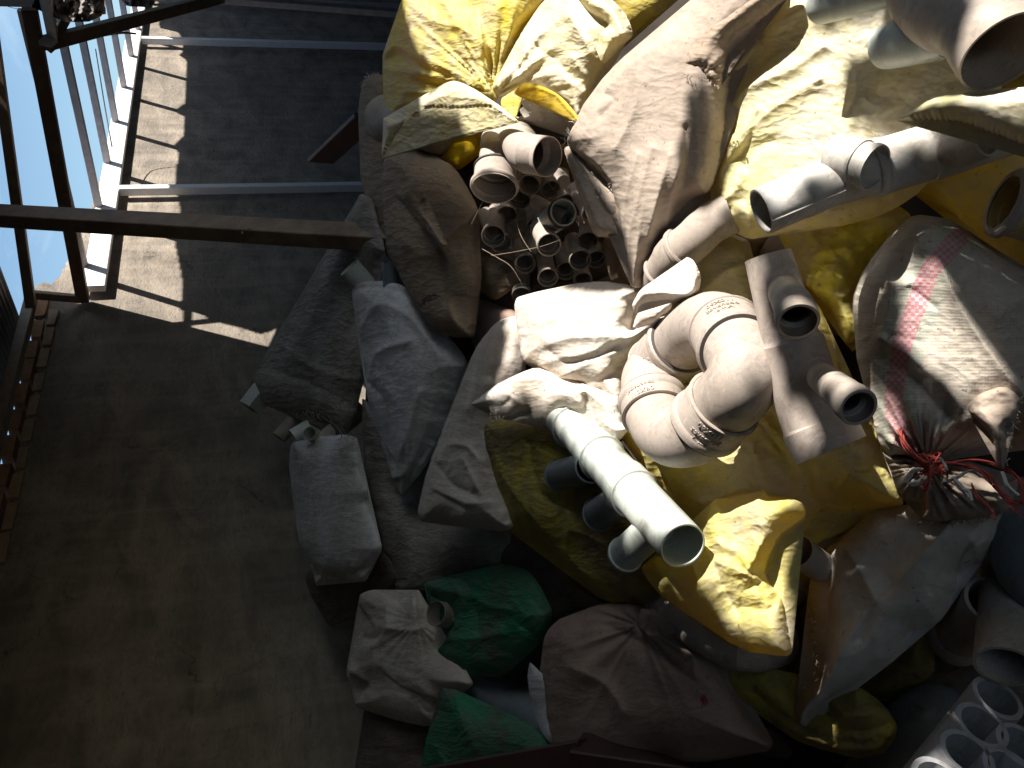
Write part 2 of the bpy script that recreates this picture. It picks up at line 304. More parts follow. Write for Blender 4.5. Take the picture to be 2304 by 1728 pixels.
def cloth(name,outline,q,T,R,mat,parent=None,creases=(),pinches=(),crump=.012,size=.12,ang=0.,ratio=2.5,gx=0.,gy=0.,res=5.,k=.5,jit=2.5,back=.6,label=None,cat='sack',group=None,stripe=None,zig=None,recv=True,dirmix=.1,sheet=False,bow=0.,loc=None):
    _seed[0]+=11; sd=_seed[0]; res=res*(.8 if mat not in (M_dkbrown,M_dkgrey) else 1.)
    poly=smooth(outline,res,True,k)
    s=np.arange(len(poly))*res
    for i in (0,1): poly[:,i]+=jit*pn(s/38.,s*0+i*7.3,sd)+jit*.5*pn(s/13.,s*0+i*3.3,sd+1)
    if zig: # serrated hem near given polyline: (points, amp, wavelength)
        zl=np.array(zig[0],float); dd=segdist(poly,zl,False); mk_=dd<7
        d=np.roll(poly,-1,0)-np.roll(poly,1,0); nrm=np.stack([-d[:,1],d[:,0]],-1); nrm/=np.linalg.norm(nrm,axis=1)[:,None]+1e-9
        cum=np.concatenate([[0],np.cumsum(np.linalg.norm(np.diff(poly,axis=0),axis=1))])
        poly+=nrm*(zig[1]*np.abs(((cum/zig[2])%1)*2-1)*mk_)[:,None]
    lo=poly.min(0); hi=poly.max(0)
    gxv=np.arange(lo[0],hi[0],res); gyv=np.arange(lo[1],hi[1],res*.87)
    GX,GY=np.meshgrid(gxv,gyv); GX=GX+((np.arange(len(gyv))%2)*res*.5)[:,None]
    g=np.stack([GX.ravel(),GY.ravel()],-1); g=g[inside(g,poly)]
    if len(g): g=g[segdist(g,poly)>res*.55]
    pts=np.vstack([poly,g]); nb=len(poly)
    vs,es,fs,_,_,_=delaunay_2d_cdt([Vector(p) for p in pts],[(i,(i+1)%nb) for i in range(nb)],[],1,1e-4,False)
    pts=np.array([tuple(v) for v in vs]); N=len(pts)
    # boundary edges
    cnt={}
    for f in fs:
        for a,b in zip(f,f[1:]+f[:1]): cnt[(a,b)]=1
    bed=[(a,b) for (a,b) in cnt if (b,a) not in cnt]
    d=segdist(pts,poly); xc,yc=pts.mean(0)
    Dc=float(D0(xc,yc)*(1+q)); mpp=1/(F*Dc)
    tt=np.clip(d/R,0,1); prof=np.clip(1-(1-tt)**2,0,1)**.72; T=T*(.66 if T>.05 else 1.)
    h=T*prof
    X=pts[:,0]*mpp; Y=pts[:,1]*mpp
    ef=np.clip(d/14,0.12 if sheet else .05,1)
    if bow: h=h+bow*np.clip(1-((pts[:,0]-xc)/(hi[0]-lo[0])*2)**2,0,1)
    for cp,amp,wdt in creases:
        cd=segdist(pts,smooth(cp,8,False),False)
        wdt=wdt*1.35; c_=np.exp(-(cd/wdt)**1.25); amp=math.copysign(min(abs(amp),1.05*wdt*mpp),amp); h=h+amp*c_*np.clip(d/10,.2,1)
    for (px,py,n_f,amp,rad,*sec) in pinches:
        dx=pts[:,0]-px;dy=pts[:,1]-py; r=np.hypot(dx,dy); th=np.arctan2(dy,dx)
        wv=pn(np.cos(th)*n_f*.2+r/(rad*7),np.sin(th)*n_f*.2,sd+5)
        h=h+amp*.42*(1-np.abs(wv)*3)*np.exp(-r/rad)*np.clip(r/25,0,1)*np.clip(d/8,.15,1)
    soft=mat in (M_tan,M_tan2,M_grey,M_greyb,M_stripe,M_mauve,M_dkgrey,M_dkbrown,M_brown); h=h+crump*ef*folds(X,Y,ang,ratio*(1.3 if soft else 1.),size*1.15,sd,.5 if soft else 1.1)
    ctr=P(xc,yc,q); tc_=CAMP-ctr; tc_/=np.linalg.norm(tc_)
    dr=tc_*(1-dirmix)+HN*dirmix; dr/=np.linalg.norm(dr)
    D=D0(pts[:,0],pts[:,1])*(1+q)+gx*(pts[:,0]-xc)+gy*(pts[:,1]-yc)
    base=w_(ray(pts[:,0],pts[:,1])/D[:,None])
    V1=base+dr*h[:,None]
    if sheet: V2=V1-dr*.0015
    else: V2=base-dr*(T*back*prof+.002)[:,None]
    V=np.vstack([V1,V2]); fl=[]
    A,Bq,C=[V1[list(fs[0])[i]] for i in range(3)]
    nrm=np.cross(V1[fs[0][1]]-V1[fs[0][0]],V1[fs[0][2]]-V1[fs[0][0]]); flip=nrm.dot(tc_)<0
    for f in fs:
        f=list(f); r_=f[::-1]
        fl.append(r_ if flip else f); fl.append([i+N for i in (f if flip else r_)])
    for a,b in bed:
        fl.append([a,b,b+N,a+N] if flip else [b,a,a+N,b+N])
    uv=np.stack([np.tile(X,2),np.tile(Y,2)],-1)
    at=None
    if stripe is not None:
        sp=np.array(smooth(stripe,8,False)); dd=segdist(pts,sp,False)
        at=('stripe',np.tile(dd/100.,2))
    o=mk(name,V,fl,mat,parent,recv,True,None,uv,at,loc)
    if parent is None: tag(o,label,cat,group)
    elif label: o['label']=label
    o_surf[o.name]=(pts,V1)
    return o
o_surf={}
def path_smooth(pts,n=40):
    pts=np.array(pts,float); s=smooth3(pts); d=np.concatenate([[0],np.cumsum(np.linalg.norm(np.diff(s,axis=0),axis=1))])
    t=np.linspace(0,d[-1],n); return np.stack([np.interp(t,d,s[:,i]) for i in range(3)],-1)
def smooth3(p):
    out=[]; n=len(p)
    for i in range(n-1):
        p0,p1,p2,p3=p[max(i-1,0)],p[i],p[i+1],p[min(i+2,n-1)]
        for j in range(12):
            t=j/12; out.append(.5*((2*p1)+(-p0+p2)*t+(2*p0-5*p1+4*p2-p3)*t*t+(-p0+3*p1-3*p2+p3)*t**3))
    out.append(p[-1]); return np.array(out)
def sweep(path,rad,seg=40):
    path=np.array(path); n=len(path); T=np.gradient(path,axis=0); 
    # keep tangents at duplicates sane
    for i in range(n):
        if np.linalg.norm(T[i])<1e-7: T[i]=T[i-1]
    T/=np.linalg.norm(T,axis=1)[:,None]
    a=np.array([0,0,1.]) if abs(T[0][2])<.9 else np.array([1.,0,0])
    u=np.cross(T[0],a); u/=np.linalg.norm(u); V=[]
    for i in range(n):
        u=u-u.dot(T[i])*T[i]; u/=np.linalg.norm(u); v=np.cross(T[i],u)
        th=np.arange(seg)*2*np.pi/seg
        V.append(path[i]+rad[i]*(np.cos(th)[:,None]*u+np.sin(th)[:,None]*v))
    return V
def tube(name,path,rad,mat,parent=None,wall=.0035,seg=44,recv=True,jag=0,sharp=28,inner=True,label=None,cat=None,group=None,caps=(False,False)):
    """hollow pipe; path (n,3) world, rad outer radii (m)"""
    path=np.array(path,float); rad=np.array(rad,float)
    O=sweep(path,rad,seg); rings=list(O)
    if jag: 
        T=(path[-1]-path[-2]);T/=np.linalg.norm(T)
        rings[-1]=rings[-1]+T*(jag*rng.standard_normal((seg,1)))
    if inner:
        ri=max(.3*min(rad),min(rad[0],rad.min())-wall); rj=max(.3*min(rad),rad[-1]-wall)
        rin=np.minimum(rad-wall,rad-wall); I=sweep(path,rin,seg)
        if jag: I[-1]=I[-1]+T*(jag*rng.standard_normal((seg,1)))*0+ (rings[-1]-O[-1])
        rings=list(rings)+I[::-1]
    V=np.vstack(rings); nr=len(rings); fl=[]
    for i in range(nr if inner else nr-1):
        j=(i+1)%nr
        for k in range(seg):
            l=(k+1)%seg; fl.append([i*seg+k,i*seg+l,j*seg+l,j*seg+k])
    if not inner:
        fl.append(list(range(seg))[::-1]); fl.append([(nr-1)*seg+k for k in range(seg)])
    if caps[0] and inner: fl.append([nr//2*seg*0+k for k in range(seg)])
    o=mk(name,V,fl,mat,parent,recv,True,sharp)
    if parent is None and cat: tag(o,label,cat,group)
    return o
def ringlip(name,c,ax,r,thick,width,mat,parent,seg=44):
    ax=np.array(ax)/np.linalg.norm(ax); pth=[c-ax*width/2,c-ax*width*.25,c+ax*width*.25,c+ax*width/2]
    return tube(name,pth,[r+thick*.4,r+thick,r+thick,r+thick*.4],mat,parent,wall=thick+.001,seg=seg,recv=False,sharp=40)
def axis_dir(x,y,ang,m,sgn=1):
    """3-D direction (world) of a pipe mouth at a pixel: image angle (deg, y down), m = minor/major of its ellipse"""
    r=ray(x,y); r=r/np.linalg.norm(r); e=np.array([math.cos(math.radians(ang)),math.sin(math.radians(ang)),0.]); e-=e.dot(r)*r; e/=np.linalg.norm(e)
    return B@(e*math.sqrt(max(0,1-m*m))-sgn*r*m)
def mpx(x,y,q): return 1/(F*(float(D0(x,y))*(1+q)))
def stations(c0,ax,L,prof):
    """prof: list of (distance from mouth, radius)"""
    pth=[c0-ax*s for s,_ in prof]; return np.array(pth),[r for _,r in prof]
def socket_pipe(name,x,y,q,R,ang,m,L,mat,parent=None,prof=None,label=None,cat=None,group=None,jag=0,recv=True,wall=None,bend=None,seg=40):
    """pipe whose open mouth sits at pixel x,y with radius R px; L = length in mouth radii; prof multipliers"""
    r=R*mpx(x,y,q); ax=axis_dir(x,y,ang,m); c=P(x,y,q)
    if prof is None: prof=[(0,1.0),(.04,1.06),(.16,1.06),(.2,1.0),(1.1,1.0),(1.12,1.05),(1.25,1.05),(1.3,.9)]
    pr=[(a*r,b*r) for a,b in prof if a<L]+[(L*r,prof[-1][1]*r)]
    pth=[c-ax*s for s,_ in pr]; rr=[b for _,b in pr]
    if bend is not None: # extra path continuing in direction (world vec list)
        for dv in bend: pth.append(pth[-1]+np.array(dv)*r); rr.append(rr[-1])
    pth=pth[::-1]; rr=rr[::-1]
    return tube(name,pth,rr,mat,parent,wall=wall or max(.0018,r*.05),recv=recv,label=label,cat=cat,group=group,jag=jag,seg=seg)
def boxverts(c0,c1,a,b,w,h):
    c0=np.array(c0,float);c1=np.array(c1,float); a=np.array(a,float); b=np.array(b,float)
    V=[]
    for c in (c0,c1):
        for s,t in ((-1,-1),(1,-1),(1,1),(-1,1)): V.append(c+a*s*w/2+b*t*h/2)
    return V,[(0,3,2,1),(4,5,6,7),(0,1,5,4),(1,2,6,5),(2,3,7,6),(3,0,4,7)]
def beam(name,c0,c1,side,w,h,mat,parent=None,recv=False,bev=.004,**k):
    """rectangular bar with chamfered edges from c0 to c1; side = direction of width"""
    c0=np.array(c0,float);c1=np.array(c1,float); ax=c1-c0; ax/=np.linalg.norm(ax); a=np.array(side,float); a-=a.dot(ax)*ax; a/=np.linalg.norm(a); b=np.cross(ax,a)
    q=[]; W,Hh=w/2,h/2
    for s,t,u,v in ((-1,-1,1,0),(1,-1,-1,0),(1,-1,0,1),(1,1,0,-1),(1,1,-1,0),(-1,1,1,0),(-1,1,0,-1),(-1,-1,0,1)): q.append((s*W+u*bev,t*Hh+v*bev))
    V=[c+a*x+b*y for c in (c0,c1) for x,y in q]; n=8
    Fc=[list(range(n))[::-1],[n+i for i in range(n)]]+[[i,(i+1)%n,n+(i+1)%n,n+i] for i in range(n)]
    return mk(name,V,Fc,mat,parent,recv,False,**k)
def strand(name,pts,r,mat,parent=None,n=24,seg=5,**k):
    p=path_smooth(pts,n); rad=[r*(1-.3*i/n) for i in range(n)]
    return tube(name,p,rad,mat,parent,inner=False,seg=seg,recv=False,sharp=None,**k)
def join(name,items,mat,parent=None,**k):
    V=[];Fc=[];o=0
    for v,f in items:
        V+=list(v); Fc+=[[i+o for i in ff] for ff in f]; o+=len(v)
    return mk(name,V,Fc,mat,parent,**k)

# ================================================================== SETTING
s_=200.
g=mk('ground',[(-30,-60,0),(60,-60,0),(60,60,0),(-30,60,0)],[(0,1,2,3)],M_ground,smooth_=False,loc=(0,0,0)); tag(g,kind='structure')
# soil bank under the heap
gx_,gy_=np.meshgrid(np.arange(0,2200,45),np.arange(-700,2500,45)); sh=gx_.shape
gx_=gx_+np.interp(gy_,[-700,100,420,650,900,1400,1728,2500],[980,960,930,870,820,850,900,950])
Dm=np.maximum(D0(gx_,gy_)*.86-.01,.13); Vm=w_(ray(gx_.ravel(),gy_.ravel())/Dm.ravel()[:,None])
Vm=Vm+HN*(pn(gx_.ravel()/140.,gy_.ravel()/140.,3)*.05)[:,None]
Vm[:,2]=np.maximum(Vm[:,2],-.02); Vm[:,0]=np.maximum(Vm[:,0],-.05)
fc=[[r*sh[1]+c,r*sh[1]+c+1,(r+1)*sh[1]+c+1,(r+1)*sh[1]+c] for r in range(sh[0]-1) for c in range(sh[1]-1)]
o=mk('ground_mound',Vm,fc,M_ground,loc=(0,0,0)); tag(o,kind='structure'); RECV.append((Vm,fc))
# plastered wall with a broken, sloping top at its far end
wall=empty('wall',(0,0,0),'rough grey cement plastered wall rising behind the sacks, top broken along the sky','wall')
ZB=1.40+CAMZ
top=[(-7,ZB),(5.15,ZB)]
for x,y in [(78,645),(100,634),(118,640),(135,622),(146,600),(158,575),(172,545),(196,500),(212,448),(226,396),(240,372),(262,320)]:
    q_=PW(x,y); top.append((q_[1]*YS,q_[2]))
top+=[(11.5,CAMZ+1.16),(16,CAMZ+1.14)]
tp=[]; 
for (a,b),(c,d) in zip(top[:-1],top[1:]):
    m=max(1,int(abs(c-a)/.04)) if 5.<a<9.5 else 1
    for j in range(m): t=j/m; tp.append((a+(c-a)*t,b+(d-b)*t+(random.uniform(-.012,.012) if m>1 else 0)))
tp.append(top[-1])
V=[];
for v in (0,-.22):
    for a,b in tp: V.append(U(v,a,b))
    V.append(U(v,16,0)); V.append(U(v,-7,0))
nt_=len(tp)+2
Fc=[list(range(nt_))[::-1] if YS>0 else list(range(nt_)),([nt_+i for i in range(nt_)] if YS>0 else [nt_+i for i in range(nt_)][::-1])]+[[i,(i+1)%nt_,nt_+(i+1)%nt_,nt_+i] for i in range(nt_)]
mk('plaster',V,Fc,M_plaster,wall,recv=True,smooth_=False)
# bricks left bare along the top of the wall, under the roof
def brick(u0,u1,z0,z1,mat,v0,v1):
    j=lambda:random.uniform(-.004,.004); V=[]
    for v in (v0,v1):
        e=.006 if v==v1 else 0
        for u,z in ((u0+e,z0+e),(u1-e,z0+e),(u1-e,z1-e),(u0+e,z1-e)): V.append(U(v+j(),u+j(),z+j()))
    return V,[(0,1,2,3),(4,7,6,5),(0,4,5,1),(1,5,6,2),(2,6,7,3),(3,7,4,0)]
u=-1.0; 
while u<5.45:
    for row in range(2):
        l=.21+random.uniform(-.02,.02); uu=u+row*.1
        v,f=brick(uu,uu+l-.012,ZB-.055+row*.078,ZB+.015+row*.078,None,-.1,.012+row*.006+random.uniform(-.006,.008))
        if uu<5.6: mk('brick',v,f,M_brickp if row==0 else M_brick,wall,smooth_=False)
    u+=.225
o=beam('wall_plate',U(.0,-7,ZB+.14),U(.0,5.62,ZB+.14),(1,0,0),.09,.07,M_dark,wall)
# brick parapet pieces (pale, sunlit) at wall top
# steel frame
fr=empty('open_canopy',U(.06,7,CAMZ),'white painted steel frame of posts and purlins open to the sky on the plastered wall','canopy')
ZT=CAMZ+1.055
def barW(name,p0,p1,v,w,h,mat,par,**k):
    return beam(name,PW(*p0,v),PW(*p1,v),(1,0,0),w,h,mat,par,**k)
# top rail (channel): lower edge at height 1.05, ~0.14 tall, standing 6 cm off the wall
rail_h=.15
beam('top_rail',U(.075,5.62,ZT+rail_h/2),U(.075,13,ZT+rail_h/2+.02),(1,0,0),.05,rail_h,M_whitep,fr)
for (p0,p1,wp) in (((268,430),(830,421),.062),((342,92),(870,106),.062)):
    q_=PW(p0[0],p0[1],.07); uu=q_[1]*YS
    b0=U(.07,uu,0.2); 
    beam('post',U(.075,uu,0),U(.075,uu,ZT-.002),(1,0,0),.07,wp,M_whitep,fr)
# third post in the dark at the top of the picture
q_=PW(520,8,.07); beam('post',U(.075,q_[1]*YS+.1,0),U(.075,q_[1]*YS+.1,ZT-.002),(1,0,0),.07,.07,M_purl,fr)
# purlins, running out of the wall over the top rail
ZP=ZT+rail_h+.03
for i,(x,y) in enumerate([(198,621),(230,487),(249,388),(267,295),(285,217),(301,146),(316,85)]):
    q_=PW(x,y,.05); uu=q_[1]*YS
    ex=[(80,0),(135,0),(168,0),(215,-10),(256,-40),(280,-70),(300,-90)][i]
    A_=np.array(PW(x,y,.0)); A_[2]+=.01; A_[0]=.0
    # other end: same u, v where it leaves the frame
    r=ray(*ex); 
    E_=U(1.9,uu,A_[2])
    beam('purlin',A_+np.array([.01,0,0]),E_,(0,1,0),.048,.055,M_purl,fr)
# heavy rafter just in front of the purlins and the edge trimmer
def PU(x,y,u): # point on the plane u = const
    r=ray(x,y); c=r@B.T if False else B@r; t=(YS*u-CAMP[1])/c[1]; return CAMP+c*t
A_=PW(187,676,.03); uu=A_[1]*YS
beam('rafter',A_,PU(66,20,uu),(0,1,0),.062,.08,M_dark,fr)
C0=PU(66,676,uu-.12); 
A2=PW(70,692,.2); beam('rafter',A2,PD(-22,30,5.2),(0,1,0),.055,.06,M_dark,fr)
beam('trimmer',PW(62,662,.22),PW(178,672,.05),(1,0,0),.05,.05,M_dark,fr)
# big dark post crossing in front
pst=beam('steel_post',PD(-260,470,4.5),PD(900,538,3.5),(0,1,0),.095,.075,M_dark); tag(pst,'dark brown steel post crossing in front of the plastered wall beside the leaning sack','post')
for k_,(x_,y_) in enumerate([(545,523),(560,517)]):
    c_=PD(x_,y_,3.72); tw_=(CAMP-c_)/np.linalg.norm(CAMP-c_); tube('bolt',[c_+tw_*.03,c_+tw_*.075],[.006,.006],M_dark,pst,inner=False,seg=8,recv=False)
# knee brace: from the node at the upper left corner to the post in the dark
br=empty('knee_brace',PD(115,95,5.5),'dark angled steel brace with a sunlit end plate, held up in the upper left corner','brace')
beam('arm',PD(100,98,5.0),PD(500,-6,7.0),(0,0,1),.075,.075,M_dark,br)
beam('strut',PD(118,74,4.95),PD(92,-60,4.3),(0,1,0),.06,.05,M_purl,br)
beam('strut',PD(112,108,5.0),PD(160,20,5.3),(0,1,0),.05,.05,M_dark,br)
beam('end_plate',PD(95,90,4.96),PD(122,96,4.96),(0,0,1),.075,.03,M_whitep,br)
beam('drop',PD(498,-2,7.0),PD(900,30,7.2),(0,1,0),.09,.05,M_purl,br)
# rags
def rag(outline,dep,label):
    global _dummy
    V=[];poly=smooth(outline,4,True,.3)
    s=np.arange(len(poly)); poly=poly+np.stack([pn(s/1.7,s*0.,5),pn(s/1.7,s*0+4.,6)],-1)*5
    lo=poly.min(0);hi=poly.max(0); gX,gY=np.meshgrid(np.arange(lo[0],hi[0],4),np.arange(lo[1],hi[1],4)); gg=np.stack([gX.ravel(),gY.ravel()],-1); gg=gg[inside(gg,poly)]; gg=gg[segdist(gg,poly)>2]
    pts=np.vstack([poly,gg]); nb=len(poly)
    vs,es,fs,_,_,_=delaunay_2d_cdt([Vector(p) for p in pts],[(i,(i+1)%nb) for i in range(nb)],[],1,1e-4,False)
    pts=np.array([tuple(v) for v in vs]); h=dep+.12*pn(pts[:,0]/16,pts[:,1]/30,9)+.05*pn(pts[:,0]/6,pts[:,1]/6,10)
    V1=w_(ray(pts[:,0],pts[:,1])*h[:,None]); V2=w_(ray(pts[:,0],pts[:,1])*(h+.012)[:,None]); N=len(pts)
    fl=[list(f) for f in fs]+[[i+N for i in f][::-1] for f in fs]
    o=mk('rag',np.vstack([V1,V2]),fl,M_rag); tag(o,label,'rag'); return o
rag([(62,-40),(60,8),(100,20),(128,18),(150,50),(162,48),(170,40),(200,46),(205,30),(160,10),(232,38),(236,34),(200,15),(210,8),(228,2),(230,-40)],4.7,'tattered grey cloth bundle hanging over the brace in the upper left corner')
rag([(278,-40),(276,2),(290,14),(308,12),(318,18),(345,10),(350,-8),(352,-40)],6.6,'small torn grey rag caught on the purlins right of the big bundle')
rag([(250,58),(262,62),(280,62),(292,60),(288,55),(268,54)],6.2,'thin dark strip of cloth hanging under the brace')
# broken window bar / branch and wires
st=strand('branch',[PD(210,84,6.2),PD(240,78,6.4),(PD(275,74,6.6)),PD(305,76,6.8)],.012,M_fray); tag(st,'crooked pale stick lying across the purlins','stick')
wr=strand('wire',[PD(-20,2,7),PD(30,18,7.2),PD(70,24,7.3)],.003,M_dkline); tag(wr,'thin black wire crossing the sky at the picture corner','wire')
wr=strand('wire',[PW(252,330,.3),PW(236,240,.5),PW(215,110,.9)],.006,M_dkline); tag(wr,'blue grey wire bunch running beside the third purlin','wire')
wr=None if True else strand('wire',[PW(302,180,.2),PW(292,120,.3),PW(285,80,.35),PW(262,-20,.5)],.003,M_dkline); 0 and tag(wr,'thin barbed wire strand between the far purlins','wire')
# roofs (corrugated sheet): near bay and far bay
def corr(name,v0,v1,u0,u1,z,label,slope=0,amp=.012,pitch=.076,along='v'):
    """sheet in the horizontal, waves across u or v"""
    n=max(2,int(abs((u1-u0) if along=='v' else (v1-v0))/(pitch/6))); V=[];Fc=[]
    for k in range(2):
        for i in range(n+1):
            t=i/n; zz=amp*math.sin((t*abs((u1-u0) if along=='v' else (v1-v0)))/pitch*2*math.pi)
            if along=='v': V+= [U(v0,u0+(u1-u0)*t,z+zz+k*.003),U(v1,u0+(u1-u0)*t,z+zz+k*.003+slope)]
            else: V+= [U(v0+(v1-v0)*t,u0,z+zz+k*.003),U(v0+(v1-v0)*t,u1,z+zz+k*.003)]
    m=2*(n+1)
    for i in range(n):
        a=2*i; Fc.append((a,a+1,a+3,a+2)); Fc.append((m+a,m+a+2,m+a+3,m+a+1))
    o=mk(name,V,Fc,M_tin,recv=False); tag(o,label,'roof'); return o
corr('corrugated_roof',-.25,5.6,-7,5.62,ZB+.24,'grey corrugated metal roof over the shaded near end of the wall',slope=.35)
corr('corrugated_roof',2.3,5.6,5.62,16,CAMZ+1.2,'grey corrugated metal roof on the open side of the yard',slope=.1)
# side and end screens added out of the picture to keep daylight off the heap
def plate(name,V,label,cat='wall',mat=M_block):
    V=np.array(V); n=len(V); d=np.cross(V[1]-V[0],V[2]-V[0]); d/=np.linalg.norm(d)
    W_=np.vstack([V,V+d*.02]); Fc=[list(range(n))[::-1],[n+i for i in range(n)]]+[[i,(i+1)%n,n+(i+1)%n,n+i] for i in range(n)]
    o=mk(name,W_,Fc,mat,smooth_=False); return tag(o,label,cat)
plate('added_end_wall',[U(-.2,-7,0),U(5.6,-7,0),U(5.6,-7,ZB+.6),U(-.2,-7,ZB+.2)],'dark end wall added unseen to keep daylight out at the near end')
plate('added_end_wall',[U(-.2,16,0),U(5.6,16,0),U(5.6,16,CAMZ+1.19),U(-.2,16,CAMZ+1.1)],'dark end wall added unseen to cut fill light at the far end')


# ================================================================== THE HEAP
S='s'
# ---------- far left sacks, in shade
cloth('sack',Z(S,[(826,172),(812,196),(806,260),(812,330),(812,400),(826,450),(850,510),(868,570),(900,610),(930,560),(910,350),(880,300),(880,178),(850,168)]),-.06,.10,40,M_brown,crump=.02,size=.10,ang=1.35,ratio=6,label='ribbed brown sack edge standing upright behind the uppermost left yellow sack')
cloth('sack',Z(S,[(816,436),(800,452),(762,528),(718,606),(684,672),(643,740),(612,795),(566,852),(579,892),(604,915),(640,925),(700,935),(745,960),(775,985),(800,930),(818,850),(826,790),(808,720),(800,660),(840,590),(866,560),(850,500),(838,450)]),-.04,.16,75,M_dkgrey,crump=.03,size=.16,ang=2.1,ratio=3.5,creases=[(Z(S,[(800,500),(740,640),(660,800)]),.02,12),(Z(S,[(620,830),(700,860),(780,900)]),-.02,8),(Z(S,[(640,780),(720,830),(790,850)]),.02,8)],label='long dusty grey sack leaning on the wall with pipes poking out of its foot')
def small_pipe(x,y,q,R,ang,m,L,mat,label,cat='pipe',group=None,**k):
    prof=k.pop('prof',None)
    return socket_pipe('pipe',x,y,q,R,ang,m,L,mat,None,prof or [(0,1.)],label,cat,group,**k)
small_pipe(696,976,.03,17,200,.8,7,M_pvcg,'small grey pipe end with round dark mouth under the leaning sack',group='pipe ends poking out of the leaning sack')
small_pipe(660,985,.0,20,150,.15,6,M_pvcg,'grey pipe stub second from the wall under the leaning sack',group='pipe ends poking out of the leaning sack')
small_pipe(628,985,-.01,17,130,.1,6,M_dkgrey,'dark pipe stub between two pale ones under the leaning sack',group='pipe ends poking out of the leaning sack')
beam('square_pipe',P(566,922,-.02),P(630,850,-.03),(0,0,1),.085,.085,M_pvcg,label=None) if False else None
o=small_pipe(562,918,-.01,27,128,.12,6,M_pvcg,'pale square-cut pipe end nearest the wall under the leaning sack',seg=4); tag(o,group='pipe ends poking out of the leaning sack')
small_pipe(716,1003,.0,22,140,.12,6,M_dkgrey,'flattened dark pipe below the round-mouthed one, foot of the leaning sack')
# pale sack lower left
cloth('sack',Z(S,[(660,996),(650,1053),(664,1143),(672,1216),(700,1270),(716,1295),(712,1318),(740,1298),(780,1305),(822,1308),(838,1270),(858,1234),(840,1172),(822,1136),(826,1100),(808,1062),(806,1017),(800,985),(745,980)]),.0,.17,75,M_greyb,crump=.012,size=.2,ang=1.4,ratio=2,pinches=[(765,1320,26,.02,60)],creases=[(Z(S,[(716,1292),(770,1296),(830,1275)]),-.02,7)],label='plump pale grey woven sack standing alone against the dark wall, tied at its foot')
cloth('sack',Z(S,[(690,1290),(700,1340),(722,1372),(738,1404),(746,1408),(765,1378),(800,1368),(850,1365),(880,1330),(900,1290),(860,1240),(760,1260)]),-.05,.10,40,M_dkbrown,crump=.03,size=.1,label='dark brown sack corner hanging below the plump pale sack')
cloth('sack',Z(S,[(815,900),(820,1017),(832,1120),(845,1200),(880,1272),(900,1340),(980,1330),(1040,1270),(1110,1290),(1150,1200),(1100,1150),(1040,1180),(960,1170),(935,1120),(900,1115),(880,1000),(850,930)]),-.05,.12,70,M_dkgrey,crump=.025,size=.14,label='dark grey sack sunk between the plump pale sack and the olive one')
# upright grey-blue sack
cloth('sack',Z(S,[(792,652),(800,638),(848,633),(912,646),(943,700),(985,764),(1022,772),(1052,818),(1042,860),(1017,927),(985,1000),(948,1068),(925,1086),(905,1112),(896,1085),(882,1078),(886,1046),(858,985),(830,905),(822,850),(806,740),(796,690)]),.0,.20,95,M_greyb,crump=.03,size=.16,ang=.9,ratio=2.6,pinches=[(905,1100,22,.025,110)],creases=[(Z(S,[(812,742),(860,690),(930,720),(990,800)]),.025,11),(Z(S,[(815,850),(870,900),(880,1000)]),-.02,10),(Z(S,[(795,655),(850,648),(915,662)]),-.02,6),(Z(S,[(826,900),(850,800),(930,770)]),.02,9),(Z(S,[(890,1050),(930,950),(950,880)]),.02,9)],label='bluish grey woven sack standing upright left of the middle, rolled at its top')
small_pipe(786,602,.02,26,228,.12,6,M_pvcg,'grey pipe end sticking out of the top of the upright bluish sack')
small_pipe(880,590,.0,19,270,.1,5,M_pvcs,'thin dark pipe behind the rolled top of the upright bluish sack')
# brown sack with seam
bs=cloth('sack',Z(S,[(868,352),(940,332),(960,348),(1012,368),(1038,400),(1062,441),(1078,485),(1072,560),(1084,617),(1072,690),(1070,747),(1062,760),(990,752),(943,700),(912,640),(884,590),(868,545),(862,430)]),.04,.18,80,M_brown,crump=.02,size=.17,ang=.7,ratio=2.2,creases=[(Z('z5',[(1310,150),(1400,250),(1500,340),(1620,540),(1700,680),(1710,1000),(1800,1250),(1900,1320)]),.05,7),(Z('z5',[(1290,180),(1400,300),(1590,560),(1640,640),(1690,1000)]),-.025,9),(Z('z5',[(1330,500),(1500,640),(1640,600)]),.02,14),(Z('z5',[(1950,300),(1800,420),(1650,560)]),.018,10)],label='brown dusty sack with a raised folded seam, left of the pipe bundle')
cloth('fold',Z('z5',[(1310,160),(1345,100),(1390,110),(1450,170),(1495,120),(1500,165),(1470,230),(1520,330),(1640,520),(1690,560),(1640,570),(1560,460),(1480,350),(1380,260)]),.16,.015,14,M_brown,bs,crump=.01,size=.05,sheet=True,jit=1.5,res=4)
cloth('sack',Z('z6',[(270,1150),(330,1200),(600,1250),(640,1400),(600,1440),(440,1560),(270,1480),(250,1300)]),.0,.06,40,M_brown,crump=.02,size=.08,label='crumpled brown cloth under the pipe bundle, beside the seam sack')
cloth('sack',Z('z6',[(300,1440),(600,1400),(900,1480),(1100,1430),(1560,1420),(1600,1550),(1200,1700),(600,1750),(300,1800),(230,1650)]),-.05,.08,50,M_dkbrown,crump=.02,size=.1,label='dark brown sack behind the white sunlit one')
cloth('sack',Z('z6',[(1330,1050),(1480,1040),(1520,1250),(1545,1440),(1400,1420),(1370,1300),(1320,1180)]),.03,.05,28,M_brown,crump=.02,size=.06,label='small orange brown fold of sack between the bundle and the tan sack')
cloth('sack',Z(S,[(1020,380),(1120,340),(1300,330),(1420,480),(1440,620),(1300,680),(1100,700),(1040,600)]),-.10,.10,60,M_dkbrown,crump=.02,size=.12,label='dark brown open sack that holds the bundle of small pipes')
